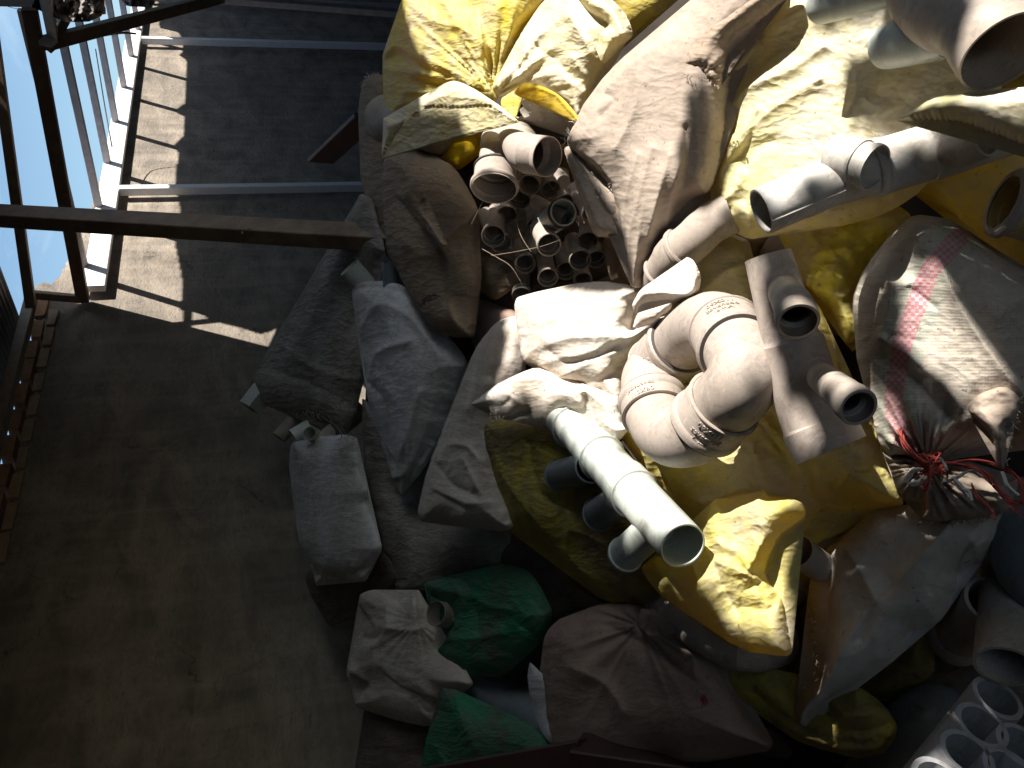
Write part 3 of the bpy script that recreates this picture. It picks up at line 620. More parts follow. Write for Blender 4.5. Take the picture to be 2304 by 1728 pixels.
# plank
o=beam('plank',PD(722,362,6.0),PD(830,262,5.2),(0,0,1),.18,.03,M_board); tag(o,'reddish brown board leaning on the wall behind the upright ribbed sack','plank')
# ---------- bundle of small pipes
BG='small brown grey pipes bundled in the dark open sack'
bl=[(700,615,92,.86,110,'just right of the big elbow mouth','z6'),(880,650,82,.8,60,'tangled with thread under the elbow mouth','z6'),(620,740,92,.8,100,'directly below the big round elbow mouth','z6'),
(405,1040,98,.92,100,'leftmost of the bundle, sunlit on its upper rim','z6'),(478,1100,88,.8,60,'tucked behind the leftmost one of the bundle','z6'),(870,1112,99,.92,60,'in the centre of the bundle, brightly lit','z6'),
(1190,1070,85,.75,90,'near the right edge of the bundle','z6'),(1127,1238,90,.93,70,'lower right of the bundle, large dark mouth','z6'),(1262,1232,82,.85,70,'rightmost of the bundle, behind the large dark one','z6'),
(670,1270,84,.93,80,'lower left of the bundle above the brown cloth','z6'),(860,1385,84,.9,80,'lowest in the middle of the bundle','z6'),(640,1530,80,.8,90,'at the very bottom, half behind the white sack','z6'),(1200,850,66,.7,60,'at the right of the bundle under the tan flap','z6'),
(1010,900,70,.6,30,'short crosswise one above the brightly lit pipe','z6'),(1010,760,78,.85,80,'dark one above the crosswise piece','z6'),(520,860,80,.85,95,'above the leftmost lit one','z6'),(1010,1330,82,.9,80,'low on the right beside the large dark one','z6'),(520,1330,80,.9,90,'in the lower left corner of the bundle','z6'),(760,960,78,.85,80,'behind the brightly lit pipe','z6'),(1330,1080,70,.8,75,'far right edge under the tan flap','z6'),(1150,1410,78,.9,80,'bottom right of the bundle','z6')]
for i,(x,y,R,m,a,lb,z) in enumerate(bl):
    px,py=Zp(z,x,y); R=R/3.687
    t=empty('pipe',P(px,py,.03),'small brown grey socket pipe '+lb,'pipe',BG)
    lit=i in (3,5)
    q=[.10,.04,.05,.08,.04,.12,.06,.08,.05,.05,.06,.0,.09,.07,.02,.02,.0,.0,.0,.0,-.01][i]
    b=socket_pipe('body',px,py,q,R,a,m,random.choice([4.5,5.5,6]),M_pvcb if lit or i%3==0 else M_pvcm,t,prof=[(0,1.0),(.06,1.0),(.07,1.03),(.2,1.03),(.22,.98),(.9,.98),(.92,.88),(1.0,.86)])
# side arm of the central fitting
t=empty('pipe_fitting',P(1235,510,.05),'grey socket arm branching up from the brightly lit pipe in the bundle','fitting')
tube('body',[P(1205,552,.02),P(1228,512,.06),P(1236,500,.07),P(1237,499,.07),P(1262,482,.09),P(1268,478,.095)],[.028,.028,.028,.034,.034,.034],M_pvcg,t)
ringlip('seal_shade_ring',P(1265,480,.093),P(1268,478,.095)-P(1237,499,.07),.034,.004,.012,M_dkline,t)
TL=['hanging from the big elbow mouth','crossing the brightly lit pipe','stretched along the lower row of pipes','over the sack flap on the right','looped round the tangled pipe mouth','falling to the lowest pipe']
for ti,pts in enumerate(([(1060,505),(1085,455),(1092,430)],[(1160,490),(1172,530),(1195,567)],[(1105,575),(1150,568),(1215,555),(1260,540)],[(1215,455),(1250,442),(1275,436)],[(1225,400),(1240,420),(1260,440),(1228,455)],[(1085,560),(1120,580),(1150,600),(1175,640)])):
    o=strand('thread',[P(a,b,.13+.03*random.random()) for a,b in pts],.0007,M_fray); tag(o,'loose brown thread '+TL[ti],'thread',group='loose threads on the pipe bundle')
# ---------- yellow sacks at the top left
ys=empty('sack',P(950,200,.0),'dusty bright yellow plastic sack at the top left corner of the heap, mouth gaping','sack')
cloth('inner_side',Z('z4',[(215,800),(350,880),(900,850),(1140,850),(1080,920),(900,960),(860,1100),(740,1205),(600,1165),(440,1075),(330,1085),(196,1135),(260,1000)]),.0,.05,30,M_yelb,ys,crump=.02,size=.10,ang=.5,ratio=2,sheet=True,gx=0)
cloth('cover',Z('z4',[(380,-120),(350,0),(290,140),(220,310),(188,420),(200,560),(212,700),(205,850),(330,850),(440,800),(560,700),(680,590),(800,640),(960,740),(1010,700),(985,560),(1060,400),(1180,190),(1330,40),(1420,-120)]),.07,.13,110,M_yel,ys,crump=.030,size=.15,ang=.8,ratio=2.8,pinches=[(1108,205,34,.05,160)],
 creases=[(Z('z4',[(360,0),(560,150),(760,200),(930,330)]),.05,14),(Z('z4',[(220,380),(300,330),(450,400),(640,480),(780,570),(950,690)]),.045,10),(Z('z4',[(240,420),(350,390),(500,480),(650,560)]),-.05,12),(Z('z4',[(470,510),(600,540),(690,570)]),.04,9),(Z('z4',[(870,60),(930,230),(960,450),(980,600)]),-.06,16),(Z('z4',[(900,250),(905,400),(960,640)]),.05,8),(Z('z4',[(1130,30),(1100,300),(1000,560)]),.03,10),(Z('z4',[(780,200),(860,420),(950,660)]),.045,9),(Z('z4',[(640,20),(760,190),(800,400)]),.03,10)],recv=True)
cloth('flap',Z('z4',[(205,840),(330,850),(440,790),(560,640),(680,575),(800,610),(950,700),(1050,770),(1160,870),(1100,855),(950,765),(780,772),(620,770),(500,775),(430,790),(350,870),(290,960),(230,1060),(190,1130),(196,1000)]),.24,.03,30,M_yelp,ys,crump=.014,size=.09,sheet=True,zig=(Z('z4',[(950,765),(780,772),(620,770),(500,775),(430,790),(350,870),(290,960),(190,1130)]),4,9),jit=1.5,res=4)
small_pipe(880,300,.0,10,0,.5,1,M_pvcd,'x') if False else None
t=empty('pipe_fitting',P(960,280,.0),'large dusty elbow lying in shadow inside the gaping top left yellow sack','fitting')
tube('body',path_smooth([P(870,268,.0),P(930,275,.02),P(985,285,.03),P(1020,300,-.02),P(1035,330,-.10)],26),[.088]*26,M_pvcm,t)
beam('rib',P(938,258,.062),P(941,282,.062),(1,0,0),.008,.012,M_pvcm,t); beam('rib',P(974,260,.068),P(977,286,.068),(1,0,0),.008,.012,M_pvcm,t)
y2=empty('sack',P(1200,120,.0),'yellow plastic sack beside the top left one, fraying hem draped over a broken white pipe','sack')
cloth('cover',Z('z4',[(1420,-120),(1330,110),(1190,215),(1120,390),(1010,560),(975,640),(1030,690),(1120,650),(1200,600),(1290,610),(1420,670),(1520,760),(1600,860),(1640,740),(1700,560),(1770,450),(1960,250),(1900,80),(1760,0),(1700,-120)]),.08,.14,100,M_yelp,y2,crump=.030,size=.14,ang=.9,ratio=3,pinches=[(1115,215,30,.045,120)],
 creases=[(Z('z4',[(1240,220),(1300,330),(1450,430),(1560,560)]),-.05,12),(Z('z4',[(1290,290),(1450,170),(1540,130)]),.04,10),(Z('z4',[(1530,100),(1600,220),(1700,400),(1770,450)]),.06,12),(Z('z4',[(1500,560),(1620,640),(1700,700)]),.04,9),(Z('z4',[(1000,620),(1150,540),(1350,560)]),.03,10),(Z('z4',[(1200,620),(1400,640),(1600,820)]),.03,8),(Z('z4',[(1560,420),(1660,560),(1680,640)]),.035,8)])
cloth('flap',Z('z4',[(1040,700),(1120,650),(1200,600),(1215,640),(1150,670),(1140,760),(1135,860),(1080,830),(1040,770)]),.15,.01,14,M_yel,y2,crump=.014,size=.05,sheet=True,jit=1,res=4,zig=(Z('z4',[(1140,670),(1135,860)]),4,9))
cloth('hem',Z('z4',[(1130,640),(1200,590),(1300,605),(1430,665),(1530,760),(1600,860),(1580,880),(1500,800),(1400,690),(1270,645),(1200,655),(1150,680)]),.17,.01,14,M_yelb,y2,crump=.01,size=.06,sheet=True,jit=1,res=4,zig=(Z('z4',[(1580,880),(1500,800),(1400,690),(1270,645)]),4,9))
t=empty('pipe',P(1240,240,.0),'broken white pipe piece with a sawn notch, peeping from under the second yellow sack','pipe')
socket_pipe('body',1186,236,.12,36,200,.35,3.4,M_pvcw,t,prof=[(0,1.0)],jag=.004)
t=empty('pipe',P(1265,290,.0),'dark grey pipe in the shadow behind the broken white pipe','pipe')
socket_pipe('body',1262,262,-.02,46,150,.2,3,M_pvcm,t,prof=[(0,1.0)])
cloth('sack',Z('z4',[(1690,-120),(1760,60),(1760,250),(1750,440),(1800,430),(1900,320),(1985,250),(2080,150),(2220,60),(2360,-120)]),.03,.10,60,M_olive,crump=.02,size=.05,ang=1.3,ratio=5,label='greenish yellow ribbed plastic sack at the top edge, squeezed between two others')
cloth('sack',Z('z4',[(1560,-60),(1780,-20),(1900,80),(1975,240),(1880,330),(1820,400),(1770,450),(1745,430),(1735,250),(1790,170),(1640,60)]),.12,.05,30,M_yelp,crump=.02,size=.05,ang=1.3,ratio=5,zig=(Z('z4',[(1900,80),(1975,240)]),3,8),label='pale ribbed yellow sack end curling over beside the big tan sack',jit=2)
cloth('sack',Z(S,[(1000,-60),(1110,-40),(1200,-50),(1270,-60),(1200,30),(1130,140),(1110,200),(1080,120)]),.0,.12,50,M_yelb,crump=.03,size=.1,ang=1.2,ratio=3,label='deep yellow folds of sack in the gap at the top edge')
# ---------- big elbow (return bend) with two mouths
eb=empty('pipe_elbow',P(1150,380,.1),'big beige double elbow with two open mouths above the pipe bundle','fitting')
r=38*mpx(1112,425,.16)
a1=axis_dir(1112,425,95,.64); c1=P(1112,425,.20)
a2=axis_dir(1232,353,12,.72); c2=P(1232,353,.20)
pth=[c1,c1-a1*.02,c1-a1*.021,c1-a1*r*1.5,c1-a1*r*1.52]
rr=[r*1.32,r*1.32,r*1.24,r*1.24,r*1.05]
mid=path_smooth([c1-a1*r*1.8,c1-a1*r*2.6,P(1122,310,.08),P(1152,300,.09),c2-a2*r*1.7,c2-a2*r*.6],26)
tube('body',list(pth)+list(mid)+[c2],rr+[r*1.04]*26+[r*1.06],M_pvcb,eb,wall=.0026)
ringlip('lip',c1-a1*.01,a1,r*1.32,.004,.012,M_pvcb,eb); ringlip('lip',c1-a1*r*1.45,a1,r*1.22,.004,.008,M_dkline,eb)
# ---------- big tan dusty sack
ts=cloth('sack',Z(S,[(1278,322),(1300,262),(1345,190),(1400,130),(1455,88),(1540,30),(1620,-50),(1760,-50),(1720,60),(1650,160),(1628,300),(1602,420),(1545,460),(1500,520),(1462,585),(1440,645),(1418,640),(1408,560),(1398,512),(1372,420),(1320,370)]),.16,.17,90,M_tan,crump=.022,size=.16,ang=1.5,ratio=3.2,res=4,
 creases=[(Z('z6',[(1020,290),(1250,380),(1430,600),(1480,900),(1500,1200)]),.045,9),(Z('z6',[(1040,330),(1200,460),(1330,700),(1420,900)]),-.03,14),(Z('z6',[(1900,350),(1800,700),(1720,1000)]),.035,9),(Z('z6',[(1760,300),(1650,700),(1560,1000),(1530,1300)]),.03,8),(Z('z6',[(1650,350),(1540,700),(1500,1000)]),.02,7),(Z('z6',[(2000,100),(1980,400),(1900,700),(1850,1000)]),.04,10),(Z('z6',[(2020,150),(2040,420),(1940,760)]),-.04,16),(Z(S,[(1330,300),(1380,200),(1500,100)]),.02,14),(Z(S,[(1375,215),(1395,230),(1365,262)]),-.018,7),(Z(S,[(1450,120),(1440,250),(1400,330)]),.018,12)],
 label='big tan dust-caked cloth sack hanging down the middle of the heap')
cloth('flap',Z('z6',[(990,310),(1030,290),(1130,340),(1290,420),(1380,560),(1440,700),(1450,860),(1470,1050),(1380,1040),(1250,1025),(1200,900),(1130,720),(1060,520)]),.15,.03,30,M_tan,ts,crump=.018,size=.08,sheet=True,creases=[(Z('z6',[(1030,330),(1180,480),(1300,760),(1420,900)]),-.03,9),(Z('z6',[(1040,400),(1150,640),(1260,900),(1340,1000)]),.025,8)],jit=2.5,res=4)
for k_ in range(26):
    a=rng.uniform(0,1); bx,by=1272+a*30,322-a*66
    if k_>12: bx,by=1325+rng.uniform(0,60),372+rng.uniform(0,90)
    strand('fray',[P(bx,by,.19),P(bx+rng.uniform(-8,3),by+rng.uniform(-6,6),.2),P(bx+rng.uniform(-16,4),by+rng.uniform(-12,8),.2)],.0007,M_straw,ts,n=6,seg=3)
cloth('sack',Z(S,[(1590,180),(1640,170),(1650,260),(1640,350),(1620,430),(1560,500),(1535,480),(1600,330)]),.08,.06,30,M_tan2,crump=.025,size=.06,ang=1.5,ratio=3,label='torn tan cloth strip in the crease right of the big tan sack')
cloth('sack',Z('y1',[(180,345),(205,430),(330,455),(380,505),(440,505),(462,440),(520,250),(660,140),(890,-90),(640,-90),(400,80),(250,230)]),.20,.09,60,M_tan2,crump=.014,size=.10,ang=2.4,ratio=3,pinches=[(1578,175,18,.02,30)],creases=[(Z('y1',[(185,350),(250,250),(480,60)]),.02,7),(Z('y1',[(230,430),(330,380),(450,420)]),-.015,5)],label='rolled dark tan sack end with ragged cut, lying over the big tan sack')
# ---------- right-hand yellow sacks
yr=empty('sack',P(1850,250,.0),'largest yellow sack, pale, under the white reducer pipe','sack')
cloth('cover',Z('y1',[(980,-120),(840,-20),(640,150),(500,250),(464,320),(458,600),(470,690),(420,860),(385,1000),(378,1110),(430,1280),(540,1360),(620,1390),(830,1350),(1260,1290),(1520,1180),(1720,1000),(1900,760),(2050,600),(2100,300),(1900,60),(1500,-120)]),.11,.12,60,M_yelp,yr,crump=.034,size=.20,ang=2.0,ratio=2.2,
 creases=[(Z('y1',[(640,160),(800,150),(1000,60)]),.03,14),(Z('y1',[(460,600),(560,470),(700,260)]),-.05,14),(Z('y1',[(480,300),(560,420),(690,270)]),.05,12),(Z('y1',[(470,700),(640,520),(860,430),(1070,290)]),.05,12),(Z('y1',[(480,980),(560,850),(690,640)]),.05,10),(Z('y1',[(520,960),(620,850),(690,690)]),-.05,12),(Z('y1',[(590,860),(700,700),(900,560),(1050,470)]),.04,14),(Z('y1',[(600,960),(690,850),(780,820)]),-.03,10),(Z('y1',[(430,1200),(560,1100),(610,1000)]),.04,9),(Z('y1',[(440,1300),(600,1150),(640,1280)]),-.04,10),(Z('y1',[(620,1400),(640,1250),(560,1180)]),.04,8),(Z('y1',[(1250,420),(1240,560),(1210,640)]),-.02,8)])
cloth('flap',Z('y1',[(840,430),(930,370),(1060,310),(1180,360),(1250,430),(1390,440),(1420,500),(1418,640),(1390,760),(1200,800),(1000,820),(860,760),(760,640),(700,560)]),.155,.01,40,M_yelp,yr,crump=.018,size=.12,sheet=True,jit=2)
cloth('tail',Z('y2',[(480,60),(530,140),(565,200),(610,340),(650,370),(760,480),(810,590),(830,640),(870,640),(915,600),(920,640),(890,700),(840,700),(922,560),(880,400),(910,300),(945,200),(950,130),(1090,40),(1200,-60),(900,-160),(500,-100)][:11]+[(870,690),(912,650),(920,560),(880,400),(910,300),(945,200),(1040,100),(1180,-40),(900,-160),(500,-100)]),.05,.10,60,M_yel,yr,crump=.034,size=.11,ang=1.0,ratio=1.6,creases=[(Z('y2',[(640,380),(700,350),(780,380),(870,400)]),.03,9),(Z('y2',[(720,160),(840,140),(950,130)]),.035,8),(Z('y2',[(700,210),(800,200),(880,250),(920,220)]),-.03,9),(Z('y2',[(650,370),(740,470),(800,600),(900,640)]),.03,8),(Z('y2',[(870,20),(780,100),(700,180)]),.03,9)])
# pipe 45-degree piece lying left of it
eb=empty('pipe_elbow',P(1500,560,.1),'beige elbow with a collar, half covered by rag, right of the hanging tan sack','fitting')
r=46*mpx(1500,560,.2)
pth=path_smooth([P(1650,478,.13),P(1600,502,.15),P(1560,540,.17),P(1515,580,.17),P(1490,630,.14),P(1488,690,.05)],34)
tube('body',pth,[r*1.0]*10+[r*1.06]*4+[r*1.0]*2+[r*1.02]*18,M_pvcb,eb)
ringlip('lip',pth[10],pth[11]-pth[9],r*1.04,.005,.014,M_pvcb,eb); ringlip('lip',pth[16],pth[17]-pth[15],r*1.04,.004,.01,M_pvcb,eb)
# pale yellow sack under the ring
cloth('sack',Z(S,[(1545,505),(1595,498),(1640,520),(1685,545),(1696,600),(1722,730),(1750,850),(1800,1000),(1600,1000),(1500,900),(1430,800),(1440,720),(1520,690),(1560,640),(1530,600)]),.03,.12,70,M_yelp,crump=.026,size=.13,ang=1.1,ratio=2,creases=[(Z(S,[(1560,680),(1640,620),(1690,600)]),.03,10)],label='pale yellow sack glaring in the sun between the ring of elbows and the big tee')
# ---------- yellow right edge
ye=empty('sack',P(2150,450,.0),'deep yellow sack at the right edge, its pale serrated hem thrown over a pipe','sack')
cloth('cover',Z('y1',[(1490,1065),(1600,1000),(1800,900),(1990,820),(2100,800),(2330,840),(2420,900),(2420,1760),(2280,1640),(2120,1545),(1980,1400),(1830,1270),(1700,1190)]),.0,.12,90,M_yel,ye,crump=.024,size=.18,ang=.7,ratio=2.5,creases=[(Z('y1',[(1500,1060),(1800,1250),(2150,1540)]),.03,14),(Z('y1',[(1700,1050),(1900,1250),(2200,1350)]),.02,16)])
cloth('inner_side',Z('y1',[(1380,760),(1420,430),(1600,440),(1800,400),(2000,440),(2330,200),(2420,200),(2420,560),(1850,560),(1650,600),(1480,700)]),-.03,.06,50,M_olive,ye,crump=.02,size=.14,ang=.7,ratio=2)
cloth('flap',Z('y1',[(1465,700),(1560,640),(1650,585),(1850,540),(2000,545),(2330,500),(2420,520),(2420,960),(2280,880),(2200,850),(2100,810),(2000,775),(1930,745),(1830,720),(1700,708),(1600,705)]),.34,.04,40,M_yelp,ye,crump=.020,size=.16,sheet=True,zig=(Z('y1',[(2420,960),(2280,880),(2200,850),(2100,810),(2000,775),(1930,745),(1830,720),(1700,708),(1600,705)]),6,13),jit=1.5,res=4)
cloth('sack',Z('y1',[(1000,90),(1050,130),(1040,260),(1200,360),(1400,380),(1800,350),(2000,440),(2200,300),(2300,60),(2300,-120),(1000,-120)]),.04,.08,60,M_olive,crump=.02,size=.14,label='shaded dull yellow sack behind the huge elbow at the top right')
# ---------- huge top right elbow with two arms
he=empty('pipe_fitting',P(2180,60,.3),'huge dusty grey branch fitting at the top right corner with a wide dark mouth','fitting')
R_=102; q_=.35; cM=P(2262,118,q_); aM=axis_dir(2262,118,52,.62); r=R_*mpx(2262,118,q_)
mid=path_smooth([cM-aM*r*.5,cM-aM*r*1.3,P(2120,10,.30),P(2075,-60,.24),P(2060,-160,.2)],30)
tube('body',[cM]+list(mid),[r*1.01]+list(np.linspace(r*1.0,r*1.02,30)),M_pvcm,he,wall=.003,seg=60)
def arm(x0,y0,x1,y1,q0,q1,Rp,parent,mat,nm='arm'):
    a=P(x0,y0,q0); b=P(x1,y1,q1); rr=Rp*mpx(x0,y0,q0); d=(b-a); Ln=np.linalg.norm(d); d/=Ln
    pr=[(0,.94),(.012,1.0),(.09,1.0),(.1,.95),(.11,1.0),(.115,.97),(Ln,.97)]
    return tube(nm,[a+d*s for s,_ in pr],[rr*k for _,k in pr],mat,parent,wall=.005)
arm(1842,14,2120,-60,.26,.3,40,he,M_pvcg); arm(1992,106,2135,74,.26,.30,50,he,M_pvcg)
t=empty('pipe',P(2290,455,.1),'yellowish pipe mouth cut off by the right edge','pipe')
ax=axis_dir(2266,456,198,.38); c=P(2262,456,.24); r=70*mpx(2266,456,.24)
tube('body',[c,c-ax*.012,c-ax*.013,c-ax*.1,c-ax*.5],[r,r*1.04,r*.98,r*.96,r*.96][::1],M_pvcy,t,wall=.006)
ringlip('lip',c-ax*.004,ax,r*.99,.006,.014,M_pvcb,t)
# ---------- white reducer with little branch
wf=empty('pipe_fitting',P(1850,440,.2),'brilliant white reducer pipe with moulding seam and a small round branch mouth','fitting')
A=P(1712,476,.46); aA=axis_dir(1712,476,157,.33)
def along(p0,dv,x,y):
    rr_=B@ray(x,y); rr_/=np.linalg.norm(rr_); n_=np.cross(dv,rr_); n2=np.cross(rr_,n_); return p0+dv*((CAMP-p0).dot(n2)/dv.dot(n2))
Bp=along(A,-aA,1880,410); E_=P(2260,292,.15); C_=along(Bp,E_-Bp,1985,372); Dd=along(Bp,E_-Bp,2095,336)
r0=54*mpx(1712,476,.46)
def seg_(a,b,n=2): return [a+(b-a)*t for t in np.linspace(0,1,n)]
pts_=[A,A+(Bp-A)*.04,A+(Bp-A)*.5,A+(Bp-A)*.52,Bp,Bp+(C_-Bp)*.02]+[Bp+(C_-Bp)*t for t in (.75,.77,.8,.84,.86,.93,.95)]+[C_+(Dd-C_)*t for t in (.05,.5,.9,.92,.99)]+[E_]
rs_=[r0*k for k in (.97,1.0,1.0,1.03,1.03,1.06,1.08,1.2,1.24,1.24,1.18,1.18,1.22)]+[r0*k for k in (1.15,1.15,1.15,1.22,1.22,1.1)]
tube('body',pts_,rs_,M_pvcw,wf,wall=.0028,seg=64)
ab=axis_dir(1985,403,20,.48); cb=along(Bp,C_-Bp,1975,400)+(CAMP-C_)/np.linalg.norm(CAMP-C_)*r0*1.7; rb=50*np.linalg.norm(cb-CAMP)/F*.95
prb=[(0,1.0),(.1,1.03),(.28,1.03),(.30,.95),(.7,.95),(.72,1.02),(.85,1.02),(.87,.92),(2.1,.92)]
tube('branch',[cb-ab*rb*a for a,_ in prb],[rb*k for _,k in prb],M_pvcw,wf,wall=.0025)
dl=(Bp-A)/np.linalg.norm(Bp-A)
tow=CAMP-A; tow/=np.linalg.norm(tow); dn=P(1790,560,.4)-P(1790,460,.4); dn/=np.linalg.norm(dn); so_=(tow*.8+dn*.55); so_-=so_.dot(dl)*dl; so_/=np.linalg.norm(so_)
strand('seam',[A+so_*r0*1.0,A+(Bp-A)*.25+so_*r0*1.005,A+(Bp-A)*.49+so_*r0*1.005,A+(Bp-A)*.56+so_*r0*1.03,Bp+so_*r0*1.035],.0016,M_pvcw,wf)
t=empty('pipe',P(2100,330,.1),'grey beige socket pipe running under the pale serrated yellow hem','pipe')
c=P(2222,308,.24); d=P(2030,360,.22)-c; d/=np.linalg.norm(d); r=44*mpx(2200,310,.24)
tube('body',[c+d*s for s in (0,.01,.04,.045,.10,.105,.12,.125,.30)],[r*k for k in (1,1.08,1.08,1.0,1.0,1.08,1.08,1.02,1.04)],M_pvcw,t)
# ---------- striped sack
st=empty('sack',P(2100,900,.0),'white woven sack with faded pink and green stripes, neck tied with red string','sack')
cloth('cover',Z('y2',[(900,740),(885,600),(880,400),(950,230),(1080,60),(1200,-30),(1400,-10),(1560,110),(1787,270),(1900,320),(1950,1100),(1787,1220),(1740,1180),(1700,1060),(1600,1180),(1460,1230),(1300,1280),(1230,1260),(1150,1240),(1080,1260),(1030,1200),(990,1090),(960,950),(930,840)]),.15,.18,140,M_stripe,st,crump=.020,size=.14,ang=1.1,ratio=3,res=4.5,stripe=Z('y2',[(1470,60),(1400,180),(1310,300),(1250,450),(1190,600),(1150,760),(1120,960),(1180,1160),(1270,1290)]),
 pinches=[(*Zp('y2',1275,1290),24,.05,80)],creases=[(Z('y2',[(1400,240),(1480,420),(1600,620),(1787,850)]),-.05,9),(Z('y2',[(1370,260),(1450,440),(1570,640),(1740,860)]),.05,12),(Z('y2',[(1010,350),(1110,345),(1200,360)]),.03,12),(Z('y2',[(1060,620),(1200,700),(1400,880),(1500,1000)]),.06,14),(Z('y2',[(1090,720),(1250,850),(1400,1010)]),-.05,18),(Z('y2',[(1110,345),(1110,450),(1060,620)]),.04,10),(Z('y2',[(1210,370),(1340,470)]),-.012,6),(Z('y2',[(1110,600),(1260,640)]),-.012,6),(Z('y2',[(1170,920),(1230,1060),(1250,1240)]),.06,8),(Z('y2',[(1300,1200),(1400,1060),(1600,1010)]),.05,12),(Z('y2',[(1400,1200),(1500,1150),(1640,1150)]),-.04,14),(Z('y2',[(1700,900),(1760,1000),(1700,1080)]),.05,12)])
cloth('neck',Z('y2',[(1040,1220),(1120,1230),(1240,1260),(1300,1280),(1460,1270),(1600,1330),(1760,1360),(1740,1430),(1690,1540),(1560,1575),(1450,1590),(1330,1590),(1240,1580),(1230,1500),(1120,1460),(1080,1340)]),.13,.10,50,M_tan,st,crump=.022,size=.05,ang=.2,ratio=1.8,res=4,pinches=[(*Zp('y2',1275,1300),26,.05,70)],creases=[(Z('y2',[(1300,1440),(1360,1500),(1450,1510)]),.03,8),(Z('y2',[(1120,1460),(1250,1360)]),.03,8),(Z('y2',[(1240,1580),(1480,1540),(1700,1460)]),.02,8)])
cloth('cover_edge',Z('y2',[(1480,1000),(1560,1080),(1620,1160),(1640,1290),(1680,1310),(1700,1200),(1690,1090),(1740,1060),(1770,960),(1710,880),(1640,880),(1540,920)]),.235,.02,20,M_tan,st,crump=.016,size=.05,sheet=True,res=4,creases=[(Z('y2',[(1560,1000),(1650,1120),(1690,1290)]),.03,8)])
kx,ky=Zp('y2',1285,1290)
kn=P(kx,ky,.225)
for k_ in range(10):
    a=rng.uniform(0,6.28,4); rr_=.014
    strand('tie_string',[kn+rr_*np.array([math.cos(a[0]+j*1.3),math.sin(a[0]+j*1.3),math.sin(a[1]+j*1.7)])*(.7+.6*rng.random()) for j in range(7)],.0015,M_red,st,n=30,seg=4)
def strnd(zp,q,r,mat,n=1,spread=4,par=None):
    for i in range(n):
        pts=[Zp('a7',a,b) for a,b in zp]; pts=[(a+rng.normal(0,spread*min(1,j/2)),b+rng.normal(0,spread*min(1,j/2))) for j,(a,b) in enumerate(pts)]
        strand('tie_string' if mat is M_red else 'fray',[P(a,b,q+.015*rng.random()) for a,b in pts],r,mat,par,n=26,seg=4)
strnd([(430,430),(650,440),(900,480),(1050,580),(1150,700),(1280,830),(1440,880)],.225,.0014,M_red,7,3,st)
strnd([(650,430),(950,400),(1200,480),(1350,560),(1430,700),(1420,860)],.225,.0012,M_red,6,3,st)
strnd([(1100,640),(1200,760),(1330,900),(1410,980)],.225,.0014,M_red,3,4,st)
strnd([(470,480),(430,580),(400,680),(350,690)],.23,.002,M_red,6,3,st)
strnd([(430,640),(400,780),(410,920)],.225,.001,M_red,2,2,st)
strnd([(880,650),(940,790),(1020,860),(1100,940),(1120,1020)],.22,.0014,M_red,3,3,st)
strnd([(430,430),(300,380),(180,230),(130,90)],.23,.002,M_red,5,5,st)
strnd([(540,380),(590,440),(620,500)],.24,.002,M_straw,3,3,st); strnd([(560,640),(700,600),(860,530),(980,560)],.23,.0016,M_straw,3,3,st)
strnd([(680,590),(760,680),(850,770),(850,810)],.23,.003,M_straw,6,6,st); strnd([(1210,530),(1260,660),(1320,760)],.23,.003,M_straw,4,5,st)
strnd([(360,500),(260,520),(160,640)],.23,.002,M_straw,5,6,st); strnd([(380,600),(300,640),(210,660)],.23,.003,M_straw,3,4,st)
# ---------- white sunlit sack in the centre
ws=empty('sack',P(1250,780,.0),'white paper-like sack blazing in the sun at the centre, lower end crumpled','sack')
cloth('cover',Z('y3',[(300,215),(345,185),(420,160),(560,135),(720,102),(900,97),(1080,140),(1045,230),(1035,380),(1180,345),(1210,335),(1100,430),(1040,520),(1000,600),(990,700),(985,860),(880,850),(760,790),(640,760),(540,715),(430,622),(365,600),(335,540),(320,400)]),.10,.16,75,M_white,ws,crump=.016,size=.16,ang=2.6,ratio=2,
 creases=[(Z('y3',[(320,230),(330,400),(350,560)]),.03,10),(Z('y3',[(540,480),(700,440),(980,430)]),.03,12),(Z('y3',[(540,520),(640,590),(820,560),(960,470)]),-.05,16),(Z('y3',[(440,620),(590,570),(800,520),(960,440)]),.03,10),(Z('y3',[(560,700),(760,600),(900,540),(1000,520)]),.04,12),(Z('y3',[(620,720),(850,690),(950,620)]),-.03,14),(Z('y3',[(1050,250),(1120,330),(1200,330)]),-.02,8)])
cloth('lower_fold',Z('y3',[(30,858),(90,810),(190,735),(340,660),(450,630),(560,700),(640,725),(780,770),(945,810),(975,960),(1010,1010),(930,1090),(850,1035),(800,960),(745,800),(720,880),(600,880),(500,980),(450,985),(385,880),(280,930),(190,940),(140,890)]),.14,.05,40,M_white,ws,crump=.022,size=.09,ang=.3,ratio=2.4,res=4,
 creases=[(Z('y3',[(60,850),(200,740),(400,700),(560,715)]),.03,8),(Z('y3',[(280,800),(370,880),(430,960)]),.03,8),(Z('y3',[(190,880),(260,850),(300,800)]),-.025,8),(Z('y3',[(740,790),(760,900),(900,1000)]),.03,7),(Z('y3',[(150,900),(300,930)]),.02,6)])
cloth('twisted_rag',Z('y3',[(1030,240),(1080,150),(1180,92),(1290,125),(1370,140),(1395,60),(1400,-20),(1370,-60),(1410,-40),(1450,40),(1455,110),(1420,180),(1300,205),(1200,215),(1090,235),(1060,290)]),.22,.03,20,M_white,ws,crump=.014,size=.05,sheet=True,res=4,jit=1.5,creases=[(Z('y3',[(1090,170),(1250,160),(1380,160),(1430,60)]),.02,7)])
